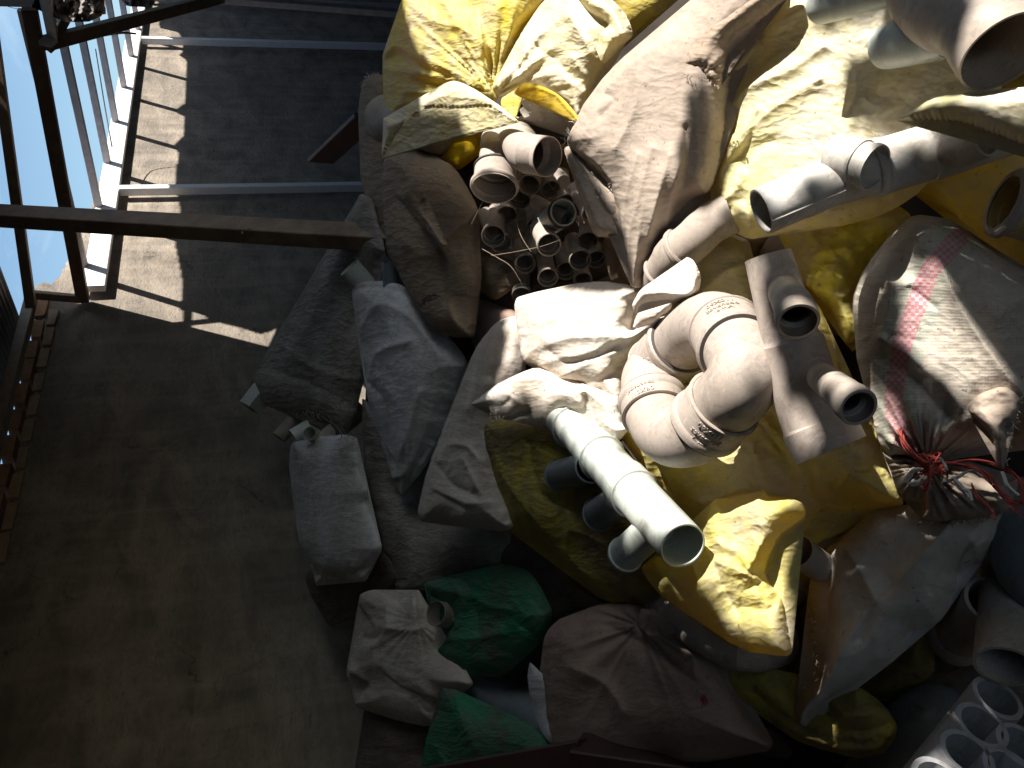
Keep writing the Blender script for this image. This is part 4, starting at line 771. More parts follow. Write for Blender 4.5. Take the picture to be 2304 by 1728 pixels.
cloth('rolled_edge',Z('y3',[(1060,300),(1100,240),(1200,215),(1270,210),(1265,260),(1215,325),(1180,345),(1060,385),(1035,380)]),.15,.03,20,M_white,ws,crump=.012,size=.05,sheet=True,res=4,creases=[(Z('y3',[(1100,250),(1130,370)]),.012,4),(Z('y3',[(1060,290),(1080,380)]),-.012,5)])
for k_ in range(14):
    bx,by=Zp('y3',140+rng.uniform(0,60),890+rng.uniform(-20,50)); strand('fray',[P(bx,by,.2),P(bx+rng.uniform(-6,14),by+rng.uniform(-12,12),.21),P(bx+rng.uniform(0,24),by+rng.uniform(-16,16),.2)],.0009,M_straw,ws,n=8,seg=3)
# grey white sack behind it
cloth('sack',Z(S,[(1160,712),(1115,728),(1072,781),(1048,835),(1020,905),(988,990),(962,1060),(940,1148),(950,1172),(1000,1180),(1062,1187),(1120,1195),(1155,1180),(1135,1100),(1120,1020),(1125,940),(1180,840),(1180,760)]),.06,.16,75,M_grey,crump=.02,size=.14,ang=2.0,ratio=2.6,res=4.5,creases=[(Z(S,[(1110,740),(1090,840),(1060,920)]),.025,12),(Z(S,[(1150,730),(1130,800),(1110,850)]),-.02,10),(Z('y4',[(1220,670),(1280,560),(1400,560),(1470,640)]),.035,7),(Z('y4',[(1220,680),(1330,800),(1450,850)]),-.03,8),(Z('y4',[(1200,820),(1300,860),(1400,900),(1540,900)]),.035,6),(Z('y4',[(1380,640),(1440,760),(1480,840)]),.03,6),(Z('y4',[(1210,840),(1380,930)]),-.02,6)],label='grey white sack with crumpled foot, half lit, left of the blazing white one')
cloth('sack',Z(S,[(1030,660),(1080,690),(1160,700),(1160,760),(1080,790),(1060,760)]),-.02,.05,30,M_mauve,label='small mauve brown sack patch in the gap above the grey white sack')
# ---------- olive yellow sack lower centre
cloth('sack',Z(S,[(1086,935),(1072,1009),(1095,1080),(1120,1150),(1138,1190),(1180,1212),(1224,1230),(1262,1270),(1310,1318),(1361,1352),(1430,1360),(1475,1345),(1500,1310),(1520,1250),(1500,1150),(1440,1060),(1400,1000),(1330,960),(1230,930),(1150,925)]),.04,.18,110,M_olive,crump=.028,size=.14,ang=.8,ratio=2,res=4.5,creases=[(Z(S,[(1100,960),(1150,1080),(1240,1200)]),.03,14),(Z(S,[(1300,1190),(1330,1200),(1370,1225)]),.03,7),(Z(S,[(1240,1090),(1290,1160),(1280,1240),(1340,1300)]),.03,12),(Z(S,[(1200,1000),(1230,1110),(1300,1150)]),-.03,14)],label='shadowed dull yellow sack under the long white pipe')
# green sacks etc.
gs=empty('sack',P(1080,1400,.0),'bright green plastic sack open at its left end, above the other green one','sack')
cloth('cover',Z(S,[(956,1314),(975,1304),(1003,1302),(1030,1300),(1075,1284),(1130,1270),(1190,1285),(1240,1370),(1230,1420),(1204,1460),(1132,1518),(1060,1521),(1003,1497),(980,1463),(998,1440),(1026,1391),(1005,1362),(982,1345),(966,1338)]),-.01,.13,80,M_green,gs,crump=.024,size=.13,ang=.9,ratio=2.6,creases=[(Z('y6',[(1110,190),(1200,380),(1180,500),(1020,700)]),.03,9),(Z('y6',[(1100,650),(1300,640),(1500,600)]),.02,10),(Z('y6',[(1200,200),(1300,420),(1350,700)]),-.02,12),(Z('y6',[(1150,250),(1420,400),(1560,420)]),.02,10)])
def flat_text(body,x,y,q,size_px,ang,mat,name,parent,lift=.06):
    cu=bpy.data.curves.new('txt','FONT'); cu.body=body; cu.size=1.; cu.extrude=.01; cu.resolution_u=3; to=bpy.data.objects.new('tmp',cu); COL.objects.link(to)
    dg=bpy.context.evaluated_depsgraph_get(); me=bpy.data.meshes.new_from_object(to.evaluated_get(dg)); bpy.data.objects.remove(to)
    V=np.array([v.co[:] for v in me.vertices]); Fc=[list(p.vertices) for p in me.polygons]; bpy.data.meshes.remove(me)
    a=math.radians(ang); s=size_px; px=x+(V[:,0]*math.cos(a)+V[:,1]*math.sin(a))*s; py=y+(V[:,0]*math.sin(a)-V[:,1]*math.cos(a))*s
    return V,Fc,px,py
def cloth_text(cl,body,x,y,size_px,ang,mat,name,parent):
    V,Fc,px,py=flat_text(body,x,y,0,size_px,ang,mat,name,parent)
    pts,V1=o_surf[cl.name]; from mathutils.kdtree import KDTree
    sel=np.where(segdist(pts,np.array([(x-60,y-60),(x+160,y+90)]),False)<130)[0]
    out=[]
    for a,b,z in zip(px,py,V[:,2]):
        d=np.hypot(pts[sel,0]-a,pts[sel,1]-b); k=np.argsort(d)[:4]; wgt=1/(d[k]+.5); dep=np.average(np.linalg.norm(V1[sel[k]]-CAMP,axis=1),weights=wgt)
        r=B@ray(a,b); r/=np.linalg.norm(r); out.append(CAMP+r*(dep-.003-(.001 if z>0 else 0)))
    return mk(name,out,Fc,mat,parent,smooth_=False)
cloth('inner_side',Z('y6',[(930,320),(1000,335),(1060,410),(1130,490),(1110,560),(1030,640),(1000,700),(960,640),(930,500)]),-.01,.02,15,M_green,gs,crump=.01,size=.06,sheet=True)
t=empty('pipe',P(985,1400,0),'dark pipe mouth inside the upper green sack','pipe')
socket_pipe('body',980,1380,.03,28,190,.75,3,M_pvcd,t,prof=[(0,1.0)])
ow_=cloth('sack',Z(S,[(807,1362),(810,1338),(833,1329),(862,1332),(893,1351),(912,1340),(939,1328),(955,1350),(968,1394),(978,1430),(985,1466),(1030,1495),(1062,1540),(1000,1580),(974,1633),(902,1622),(850,1606),(801,1587),(818,1555),(825,1540),(781,1518),(790,1481),(812,1423),(820,1392)]),-.0,.14,70,M_grey,crump=.028,size=.11,ang=.5,ratio=2,res=4.5,pinches=[(940,1400,18,.02,70)],creases=[(Z('y6',[(380,400),(480,480),(560,640)]),.03,9),(Z('y6',[(560,560),(760,590),(880,570)]),.02,8),(Z('y6',[(420,640),(520,650),(560,630)]),-.035,10),(Z('y6',[(600,400),(600,600),(480,720)]),.03,8),(Z('y6',[(560,880),(720,1020),(1000,1130)]),-.03,6),(Z('y6',[(550,860),(720,1000),(1000,1110)]),.02,7),(Z('y6',[(330,900),(440,980),(450,1060)]),.02,8)],label='grey open sack with flopping rim beside the upper green sack')
t=empty('pipe',P(1120,1560,0),'dark bluish pipe lying between the two green sacks','pipe')
tube('body',path_smooth([P(1010,1525,-.07),P(1100,1565,-.06),P(1200,1610,-.05),P(1260,1650,-.04)],16),[.07]*16,M_pvcs,t)
g2=empty('sack',P(1090,1680,.0),'lower green plastic sack with black printed marks, at the bottom edge','sack')
cl=cloth('cover',Z(S,[(994,1551),(1012,1549),(1033,1556),(1052,1572),(1076,1604),(1105,1614),(1140,1619),(1192,1628),(1226,1655),(1240,1680),(1200,1800),(950,1800),(950,1720),(957,1668),(975,1620),(984,1600)]),.05,.12,60,M_green,g2,crump=.016,size=.14,ang=1.2,ratio=2,creases=[(Z('y6',[(1150,1120),(1200,1300),(1300,1500)]),.015,12),(Z('y6',[(1000,1500),(1060,1600),(1100,1659)]),.02,8)])
cloth_text(cl,'G',1096,1684,26,-30,M_ink,'print',g2); cloth_text(cl,'( NN',1134,1690,22,-8,M_ink,'print',g2)
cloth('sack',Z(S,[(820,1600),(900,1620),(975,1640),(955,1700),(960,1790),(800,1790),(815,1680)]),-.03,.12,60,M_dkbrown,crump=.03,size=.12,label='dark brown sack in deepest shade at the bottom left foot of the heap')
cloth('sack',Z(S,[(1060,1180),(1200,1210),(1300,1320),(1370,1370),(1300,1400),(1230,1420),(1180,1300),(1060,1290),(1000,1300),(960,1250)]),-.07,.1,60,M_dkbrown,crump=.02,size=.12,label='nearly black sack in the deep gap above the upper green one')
# big mauve-brown sack bottom
mb=empty('sack',P(1450,1550,.0),'large mauve brown sack with a red printed smudge at the bottom centre','sack')
mc=cloth('cover',Z(S,[(1222,1455),(1231,1418),(1262,1395),(1303,1377),(1368,1357),(1433,1360),(1500,1382),(1556,1412),(1600,1440),(1640,1490),(1655,1550),(1700,1620),(1738,1665),(1725,1690),(1640,1700),(1540,1722),(1480,1712),(1400,1745),(1262,1760),(1230,1640),(1215,1540)]),.05,.20,130,M_mauve,mb,crump=.022,size=.18,ang=.9,ratio=3.5,pinches=[(*Zp('y5',1090,1000),16,.03,120)],creases=[(Z('y5',[(1120,1060),(1250,1100),(1400,1180),(1420,1300)]),.02,10),(Z('y5',[(1150,1050),(1400,980),(1340,1020)]),.02,6),(Z('y5',[(1490,1150),(1560,1300),(1680,1500)]),.02,5),(Z('y5',[(900,1000),(1100,1100),(1400,1320)]),-.02,12),(Z('y5',[(700,1250),(900,1350),(1000,1500)]),.02,14)])
cloth('flap',Z('y6',[(1710,835),(1740,870),(1830,950),(1900,1080),(1950,1260),(1950,1330),(1900,1450),(1860,1465),(1800,1370),(1750,1200),(1695,1060),(1690,930)]),.07,.01,16,M_greyb,mb,crump=.012,size=.06,sheet=True,zig=(Z('y6',[(1860,1465),(1800,1370),(1750,1200),(1695,1060),(1690,930)]),3,8),res=4)
cloth('tied_corner',Z('y5',[(1060,960),(1080,890),(1130,880),(1175,900),(1165,960),(1130,1010),(1170,1050),(1330,1020),(1180,1065),(1110,1050)]),.13,.02,12,M_mauve,mb,crump=.012,size=.04,sheet=True,res=4)
for (x,y,L1) in ((1395,1345,10),(1440,1400,14),(1470,1440,22),(1480,1460,26),(1490,1475,26),(1470,1490,16),(1450,1380,8)):
    px,py=Zp('y5',x,y); cloth_text(mc,'#' if L1>20 else '/',px-6,py+5,L1*1.0,random.uniform(-40,20),M_redink,'print',mb)
t=empty('pipe',P(1640,1440,0),'smooth brown elbow back bulging from under the yellow tongue','pipe')
tube('body',path_smooth([P(1480,1345,.0),P(1545,1385,.07),P(1620,1430,.11),P(1690,1450,.1),P(1740,1440,.03)],20),[.052]*20,M_pvcm,t)
# ---------- ring of four elbows
ring=empty('pipe_ring',P(1560,860,.3),'ring of four dusty beige elbows plugged into each other with embossed sockets','fitting')
RP=lambda x,y,q:P(*Zp('y3',x,y),q-.07)
rr0=72*mpx(1560,860,.23)
stn={'a0':(1178,628,.20),'a1':(1330,480,.22),'b0':(1612,395,.30),'b1':(1690,520,.35),'c0':(1608,843,.36),'c1':(1476,985,.35),'d0':(1178,930,.29),'d1':(1150,815,.27)}
bends=[('a1',[(1400,408,.24),(1490,360,.27),(1560,362,.29)],'b0'),('b1',[(1728,610,.37),(1722,690,.38),(1680,770,.375)],'c0'),('c1',[(1400,1035,.345),(1300,1050,.335),(1225,1010,.31)],'d0'),('d1',[(1140,750,.25),(1145,690,.23)],'a0')]
nxt={'a1':'a0','b1':'b0','c1':'c0','d1':'d0'}
letters={'a':['110X90','bosnavez','Amel','~~~'],'b':['110X90','bosnavez','Amel'],'c':['110X90','bosnavez','Amel','~~~'],'d':['110X90','bosnavez','Amel']}
for s0,mids,s1 in bends:
    # socket from nxt[s1-type] : elbow = bend s0->s1 then socket s1->its other end
    e=mk_e=None
    Pa=RP(*stn[s0]); Pb=RP(*stn[s1]); other={'b0':'b1','c0':'c1','d0':'d1','a0':'a1'}[s1]; Pc=RP(*stn[other])
    sp=path_smooth([Pa]+[RP(*m) for m in mids]+[Pb],30); sp[0]=Pa
    ax=Pc-Pb; Ls=np.linalg.norm(ax); ax/=Ls
    pre=Pa-(sp[1]-Pa)/np.linalg.norm(sp[1]-Pa)*.02
    path=[pre]+list(sp)+[Pb+ax*.003,Pb+ax*.006,Pb+ax*.012,Pc-ax*.022,Pc-ax*.018,Pc-ax*.012,Pc-ax*.004,Pc]
    rad=[rr0*.97]+[rr0*1.0]*30+[rr0*1.03,rr0*1.08,rr0*1.10,rr0*1.10,rr0*1.15,rr0*1.17,rr0*1.16,rr0*1.10]
    el=tube('elbow',path,rad,M_pvcb,ring,wall=.004,seg=72,sharp=35)
    ringlip('seal_shade_ring',Pc+ax*.0005,ax,rr0*1.02,rr0*.085,.004,M_dkline,el)  # dark ring painted in as the shadow line at the socket end
    ringlip('lip',Pb+ax*.004,ax,rr0*1.085,.003,.005,M_pvcb,el)
    # embossed text bent round the socket
    tow=CAMP-(Pb+Pc)/2; tow-=tow.dot(ax)*ax; tow/=np.linalg.norm(tow); sd_=np.cross(ax,tow)
    lines=letters[s1[0]]; rs=rr0*1.10
    for li,tx in enumerate(lines):
        if li>3: continue
        cu=bpy.data.curves.new('txt','FONT'); cu.body=tx; cu.size=1; cu.resolution_u=2; cu.extrude=.5; cu.align_x='CENTER'; to=bpy.data.objects.new('tmp',cu); COL.objects.link(to)
        dg=bpy.context.evaluated_depsgraph_get(); me=bpy.data.meshes.new_from_object(to.evaluated_get(dg)); bpy.data.objects.remove(to)
        TV=np.array([v.co[:] for v in me.vertices]); TF=[list(p.vertices) for p in me.polygons]; bpy.data.meshes.remove(me)
        hgt=.0165; aoff=Ls*.26+li*.0165; th=(TV[:,0]*hgt*.95)/rs-.25; al=aoff-TV[:,1]*hgt*.95 if False else aoff+(-TV[:,1])*hgt*.95+.004
        rz=rs+(TV[:,2]+.5)*.0022-.0002
        W3=Pb+ax*al[:,None]+(np.cos(th)*rz)[:,None]*tow+(np.sin(th)*rz)[:,None]*sd_
        mk('embossed_text',W3,TF,M_pvcb,el,smooth_=False)
# ---------- big tee fitting right of the ring
tf=empty('pipe_fitting',P(1820,800,.3),'long beige double branch fitting with two round mouths, right of the ring','fitting')
T0=P(1728,575,.30); T1=P(1780,765,.27); T2=P(1812,880,.25); T3=P(1838,952,.24); T4=P(1868,1014,.23)
rt=62*mpx(1725,578,.30)
ptsT=[T0,T0+(T1-T0)*.02,T0+(T1-T0)*.95,T1,T1+(T2-T1)*.03,T2,T3,T3+(T4-T3)*.05,T4]
rT=[rt*.84,rt*.85,rt*1.0,rt*1.05,rt*1.12,rt*1.2,rt*1.22,rt*1.3,rt*1.32]
tube('body',ptsT,rT,M_pvcb,tf,wall=.0028,seg=64)
def branch(x,y,q,R,ang,m,L,bx,by,bq,par,mat):
    r=R*mpx(x,y,q); ax=axis_dir(x,y,ang,m); c=P(x,y,q); root=P(bx,by,bq)
    pr=[(0,.97),(.06,1.0),(.75,1.0),(.8,.94),(L,.93)]
    pth=[c-ax*r*a for a,_ in pr]+[root]; rd=[r*k for _,k in pr]+[r*.93]
    return tube('branch',pth,rd,mat,par,wall=.0035)
branch(1796,724,.62,49,74,.80,1.3,1760,650,.26,tf,M_pvcm); branch(1932,917,.66,46,40,.78,1.4,1850,850,.34,tf,M_pvcb)
# ---------- long white pipe with three stubs
lw=empty('pipe_fitting',P(1400,1090,.3),'long off-white pipe of plugged sockets pointing at the camera, three stubs behind it','fitting')
LA=P(1262,930,.10); LB=P(1537,1228,.31); dL=LB-LA; LL=np.linalg.norm(dL); dL/=LL
rb=54*mpx(1537,1228,.31)
def atl(t): return LA+(LB-LA)*t
def persp(x,y):  # parameter on the pipe for a pixel
    best=min(((np.hypot(*(proj(atl(t))[0]-np.array([x,y]))),t) for t in np.linspace(0,1,400)))[1]; return best
t1=persp(*Zp('a4',370,370)); t2=persp(*Zp('a4',500,560)); t3=persp(*Zp('a4',600,640)); t4=persp(*Zp('a4',750,850)); t5=persp(*Zp('a4',850,960))
st_=[(0,1.0),(.004,1.10),(t1,1.10),(t1+.006,1.0),(t2,1.0),(t2+.01,1.12),(t3,1.12),(t3+.006,1.03),(t4,1.02),(t4+.01,1.13),(t5,1.13),(t5+.006,1.04),(t5+.03,1.02),(.97,1.0),(1,.985)]
tube('body',[atl(a) for a,_ in st_],[rb*k*(1.13-.12*a_) for a_,k in st_],M_pvcg,lw,wall=.0028,seg=72,sharp=25)
for tt_ in (t1,t3,t5): ringlip('lip',atl(tt_),dL,rb*1.09*(1.13-.12*tt_),.0035,.004,M_pvcg,lw)
def stub(x,y,q,R,ang,m,rx,ry,rq,mat):
    r=R*mpx(x,y,q); ax=axis_dir(x,y,ang,m); 
    c=P(x,y,q); root=P(rx,ry,rq); d=root-c; Ln=np.linalg.norm(d); d/=Ln
    pr=[(0,.96),(.08,1.02),(.3,1.02),(.34,1.1),(.42,1.1),(.46,1.0),(Ln/r,.97)]
    return tube('stub',[c+d*r*a for a,_ in pr],[r*k for _,k in pr],mat,lw,wall=.004)
stub(1258,1070,.10,34,0,.5,1330,1050,.20,M_pvcs); stub(1345,1158,.16,36,0,.5,1410,1120,.24,M_pvcs); stub(1402,1252,.24,38,0,.5,1480,1180,.28,M_pvcg)
# ---------- yellow crumpled sack with tongue
yc=empty('sack',P(1650,1150,.0),'crumpled yellow sack spilling below the ring, ending in a twisted wrinkled tongue','sack')
cloth('cover',Z(S,[(1380,940),(1410,1000),(1455,1060),(1498,1108),(1535,1150),(1560,1190),(1590,1240),(1625,1265),(1694,1292),(1737,1236),(1809,1195),(1845,1147),(1896,1152),(1960,1145),(2031,1133),(2010,1070),(1975,998),(1955,930),(1900,860),(1850,700),(1760,640),(1700,780),(1650,900),(1520,960)]),.075,.17,110,M_yel,yc,crump=.034,size=.15,ang=1.0,ratio=2.2,res=4.5,
 creases=[(Z('y2',[(0,1440),(120,1480),(330,1400),(480,1500),(600,1420)]),.06,10),(Z('y2',[(480,1500),(600,1560),(680,1440),(700,1300)]),.05,9),(Z('y2',[(590,1200),(600,1400),(610,1560)]),.03,7),(Z('y2',[(380,1560),(470,1570),(600,1560)]),-.04,10),(Z('y5',[(1280,60),(1340,260),(1480,480)]),.04,10),(Z('y2',[(700,1530),(800,1400),(900,1240)]),.03,10),(Z('y2',[(130,1520),(150,1600),(160,1700)]),.04,7),(Z('y2',[(480,960),(530,1100),(570,1260)]),.03,6),(Z('y5',[(1840,350),(1800,520),(1720,640)]),.04,8)])
cloth('tongue',Z('y5',[(1090,630),(1180,560),(1290,560),(1400,560),(1470,400),(1500,300),(1540,210),(1660,190),(1850,150),(1870,180),(2080,220),(2100,310),(1960,420),(1900,520),(1860,640),(1900,740),(1960,810),(1975,880),(1990,980),(2020,1100),(2025,1150),(1985,1175),(1870,1165),(1760,1150),(1640,1095),(1500,1000),(1330,890),(1180,770)]),.19,.09,50,M_yel,yc,crump=.022,size=.07,ang=2.6,ratio=2.2,res=4,
 creases=[(Z('y5',[(1480,430),(1560,600),(1640,800),(1700,900)]),-.04,8),(Z('y5',[(1420,600),(1500,780),(1640,1050)]),.045,10),(Z('y5',[(1570,590),(1700,640),(1840,710),(1900,760)]),.04,8),(Z('y5',[(1500,300),(1560,460),(1700,540),(1780,660)]),.035,9),(Z('y5',[(1720,860),(1880,880),(1940,800)]),-.03,7),(Z('y5',[(1830,360),(1860,420),(1820,520),(1760,650)]),.05,8),(Z('y5',[(1700,540),(1720,620),(1780,660)]),-.03,7),(Z('y5',[(1550,280),(1560,400),(1600,500)]),.03,6)],pinches=[(*Zp('y5',1790,660),7,.012,90)])
# pipe fitting lower right of tongue
t=empty('pipe_fitting',P(1790,1260,0),'shaded grey pipe with an oval side mouth, under the yellow sack corner','fitting')
pA=P(1900,1175,.02); pB=P(1735,1365,.02); r=44*mpx(1800,1260,.04); dd_=pB-pA; 
tube('body',[pA]+[pA+dd_*k for k in (.6,.61,.64,.65,1.)],[r,r,r*1.08,r*1.08,r,r],M_pvcm,t)
socket_pipe('branch',1796,1240,.16,37,215,.78,2.6,M_pvcm,t,prof=[(0,1.0),(.1,1.02),(.5,.98)])
cloth('sack',Z('y7',[(330,120),(560,130),(800,140),(780,200),(720,260),(660,300),(560,350),(500,260),(400,180)]),.0,.06,30,M_tan2,crump=.03,size=.06,label='ragged brown cloth hanging below the pointed yellow corner')
# hanging grey sack
hs=cloth('sack',Z('y7',[(455,560),(560,350),(640,300),(780,150),(900,100),(1130,100),(1400,120),(1600,110),(1580,250),(1540,340),(1480,420),(1345,500),(1325,600),(1290,700),(1220,790),(1100,842),(1055,850),(1000,950),(940,1030),(850,1090),(720,1160),(610,1220),(540,1275),(500,1340),(440,1412),(385,1390),(368,1300),(420,1200),(490,1115),(482,950),(470,800)]),.06,.16,80,M_grey,crump=.020,size=.17,ang=2.2,ratio=4,res=4.5,
 creases=[(Z('y7',[(1330,150),(1180,350),(980,560),(800,760),(600,1050),(520,1240)]),.05,16),(Z('y7',[(960,560),(860,680),(780,860)]),-.05,14),(Z('y7',[(480,520),(500,800),(520,1120)]),.04,10),(Z('y7',[(560,450),(600,750),(560,1000)]),-.03,18),(Z('y7',[(1540,300),(1380,380),(1310,560)]),.03,12),(Z('y7',[(1500,200),(1350,400),(1290,600)]),-.03,12),(Z('y7',[(500,1120),(480,1250),(440,1380)]),-.03,6),(Z('y7',[(640,300),(760,450),(860,640)]),.02,14)],label='grey cloth sack twisted to a hanging point at the lower right')
cloth('sack',Z('y7',[(280,650),(420,620),(480,780),(490,920),(440,1120),(350,1180),(200,1150),(120,1060),(280,1000),(340,900),(320,760)]),-.04,.08,40,M_dkbrown,crump=.02,size=.1,label='dark brown sack in the shade behind the tip of the yellow tongue')
cloth('sack',Z('y7',[(900,1020),(1040,860),(1160,850),(1195,960),(1190,1080),(1100,1170),(900,1260),(740,1190)]),-.03,.10,50,M_olive2,crump=.012,size=.1,ang=.2,creases=[(Z('y7',[(960,1010),(1060,1060),(1160,1040),(1165,900)]),-.03,7)],label='dark olive sack lump below the hanging grey sack')
ol=empty('sack',P(1850,1620,0),'olive yellow sack lying open like a bowl at the bottom edge','sack')
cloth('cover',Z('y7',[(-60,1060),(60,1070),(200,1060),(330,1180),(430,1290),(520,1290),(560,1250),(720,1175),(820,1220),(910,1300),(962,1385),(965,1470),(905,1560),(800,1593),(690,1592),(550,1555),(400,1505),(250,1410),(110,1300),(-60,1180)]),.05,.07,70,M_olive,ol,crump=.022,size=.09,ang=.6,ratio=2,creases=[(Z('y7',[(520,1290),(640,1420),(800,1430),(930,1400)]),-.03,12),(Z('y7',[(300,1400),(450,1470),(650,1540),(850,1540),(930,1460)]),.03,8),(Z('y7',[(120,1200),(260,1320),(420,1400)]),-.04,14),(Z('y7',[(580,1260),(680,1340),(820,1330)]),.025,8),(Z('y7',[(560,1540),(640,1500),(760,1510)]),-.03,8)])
# slate elbow bottom right
t=empty('pipe_elbow',P(2030,1640,0),'slate grey rounded pipe end with embossed H mark at the bottom right','fitting')
r=56*mpx(2040,1640,.1)
tube('body',path_smooth([P(1925,1790,-.02),P(1990,1690,-.0),P(2050,1620,.0),P(2100,1590,-.03),P(2140,1600,-.1)],24),[r]*20+[r*.98,r*.93,r*.8,r*.6],M_pvcs,t)
rc=P(2095,1592,.10)
def mark(a,b): 
    tw=CAMP-P(*a,.1); tw/=np.linalg.norm(tw); lift=tw*(r*.97); strand('embossed_mark',[P(*a,.1)+lift,P((a[0]+b[0])/2,(a[1]+b[1])/2,.1)+lift,P(*b,.1)+lift],.003,M_pvcs,t,n=6)
# ---------- far right fittings
t=empty('pipe_fitting',P(2270,1400,0),'large shaded grey flanged fitting at the right edge','fitting')
c=P(2262,1500,.10); d=P(2272,1300,.0)-c; d/=np.linalg.norm(d); r=66*mpx(2270,1480,.1)
tube('body',[c+d*s for s in (0,.02,.26,.30,.36,.40)],[r,r,r*.98,r*.9,r*.6,r*.2],M_pvcm,t,wall=.005)
c2_=P(2150,1440,-.02); d2=P(2220,1360,.04)-c2_; d2/=np.linalg.norm(d2); r2=60*mpx(2160,1430,-.02)
tube('flange',[c2_,c2_+d2*.012,c2_+d2*.02,c2_+d2*.03,c2_+d2*.034,c2_+d2*.18],[r2,r2*1.06,r2*1.06,r2,r2*.92,r2*.85],M_pvcm,t,wall=.006)
t=empty('pipe',P(2300,1220,0),'round dark grey pipe back cut by the right edge above the flanged fitting','pipe')
tube('body',path_smooth([P(2300,1150,.0),P(2320,1210,.04),P(2340,1280,.04),P(2400,1320,.0)],12),[.06]*12,M_pvcs,t)
TG='thick-walled white pipes in the bundle at the bottom right corner'
for i,(x,y,a_,lb) in enumerate([(265*6.688/6.688,0,0,'')][:0]): pass
tb=[(1772,600,'topmost of the bundle','a3'),(1540,1010,'second from the top of the bundle','a3'),(1318,1440,'leftmost of the bundle, sun striking its rim','a3'),(2150,1330,'at the right edge of the bundle','a3'),(1960,1710,'low in the bundle with a sunlit right rim','a3'),(900,1880,'at the bottom edge, all in the sun','a3'),(1700,2130,'below the picture edge between two others','a3')]
for x,y,lb,z in tb[:6]:
    px,py=Zp(z,x,y); R=62.; q=.10
    if y==600: AX5=axis_dir(px,py,-50,.6); C5=P(px,py,q)
    rw=B@ray(px,py); cpt=CAMP+rw*((C5-CAMP).dot(AX5)/rw.dot(AX5)); t=empty('pipe',cpt,'thick-walled white pipe '+lb,'pipe',TG)
    r=58*mpx(*Zp('a3',1772,600),q); ax=AX5; c=cpt
    tube('body',[c,c-ax*.004,c-ax*.3],[r*.985,r,r],M_pvct,t,wall=r*.2,seg=56)
# red beam at the bottom edge
o=beam('steel_beam',PD(930,1760,2.25),PD(1330,1692,2.0),(0,0,1),.10,.06,M_rust); tag(o,'dull dark red steel beam across the bottom edge','beam')
o=beam('steel_beam',PD(1300,1696,2.0),PD(1960,1790,1.75),(0,0,1),.10,.06,M_rust); tag(o,'dark red steel beam under the mauve sack at the bottom edge','beam')
# filler sacks low in the heap
FL=['above the upper green sack','under the tip of the twisted hanging sack','behind the flanged fitting','behind the thick white pipes','under the tongue of yellow cloth','below the red tie strings','between the grey open sack and the mauve one','below the mauve sack at the bottom edge','behind the white reducer','behind the blazing white sack','between the two upright grey sacks','behind the huge top right elbow','behind the collared beige elbow']
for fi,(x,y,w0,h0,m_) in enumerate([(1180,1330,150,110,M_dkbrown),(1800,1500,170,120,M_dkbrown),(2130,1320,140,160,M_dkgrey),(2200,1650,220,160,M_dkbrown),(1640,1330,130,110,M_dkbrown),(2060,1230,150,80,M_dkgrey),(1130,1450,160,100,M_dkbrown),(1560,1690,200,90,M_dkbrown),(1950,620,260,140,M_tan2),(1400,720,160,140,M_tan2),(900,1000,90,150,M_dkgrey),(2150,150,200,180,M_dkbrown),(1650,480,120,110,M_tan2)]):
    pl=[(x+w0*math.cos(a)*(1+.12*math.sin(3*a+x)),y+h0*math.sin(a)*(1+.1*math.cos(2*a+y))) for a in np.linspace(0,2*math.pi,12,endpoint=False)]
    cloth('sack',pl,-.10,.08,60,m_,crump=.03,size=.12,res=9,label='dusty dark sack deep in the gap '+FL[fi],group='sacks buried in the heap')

def frays(par,line,n,L1,mat,q,r=.0008,down=None):
    ln=smooth(line,5,False)
    for k in range(n):
        b=ln[rng.integers(len(ln))]+rng.normal(0,1.5,2); a=rng.uniform(0,6.28) if down is None else down+rng.normal(0,.6); l=L1*rng.uniform(.4,1.3)
        p1=b+l*.5*np.array([math.cos(a),math.sin(a)])+rng.normal(0,L1*.12,2); p2=b+l*np.array([math.cos(a+.5*rng.normal()),math.sin(a)])
        strand('fray',[P(*b,q),P(*p1,q+.008),P(*p2,q+.004)],r,mat,par,n=6,seg=3)
def byl(t): return [o for o in bpy.data.objects if t in str(o.get('label',''))][0]
frays(byl('long dusty grey sack leaning'),Z(S,[(600,915),(650,925),(720,930),(775,975)]),40,26,M_fray,.06,.0011,1.2)
frays(byl('long dusty grey sack leaning'),Z('y4',[(540,240),(620,280),(570,330)]),22,18,M_fray,.06,.001)
frays(byl('brown dusty sack with a raised'),Z('z5',[(1455,1060),(1500,1000),(1600,970)]),26,12,M_dkline,.17,.0012,0.)
frays(byl('twisted to a hanging point'),Z('y7',[(470,800),(482,950),(490,1110),(430,1190)]),20,9,M_straw,.12,.0008)
frays(byl('grey open sack'),Z('y6',[(290,930),(320,800),(400,600)]),14,9,M_straw,.06,.0009)
frays(gs,Z('y6',[(890,230),(930,320),(1060,410),(1130,490)]),14,10,M_green,.04,.001)
frays(byl('ribbed brown sack edge'),Z(S,[(812,196),(830,176),(860,172)]),20,9,M_straw,.0,.0013,4.5)
frays(st,Z('y2',[(1240,1580),(1450,1590),(1690,1540)]),26,14,M_fray,.14,.0009,1.5)
frays(st,Z('y2',[(1700,880),(1770,960),(1740,1060),(1690,1300)]),22,9,M_straw,.24,.0009)
frays(byl('rolled dark tan'),Z('y1',[(205,430),(330,455),(440,505)]),20,9,M_fray,.24,.0009,1.6)
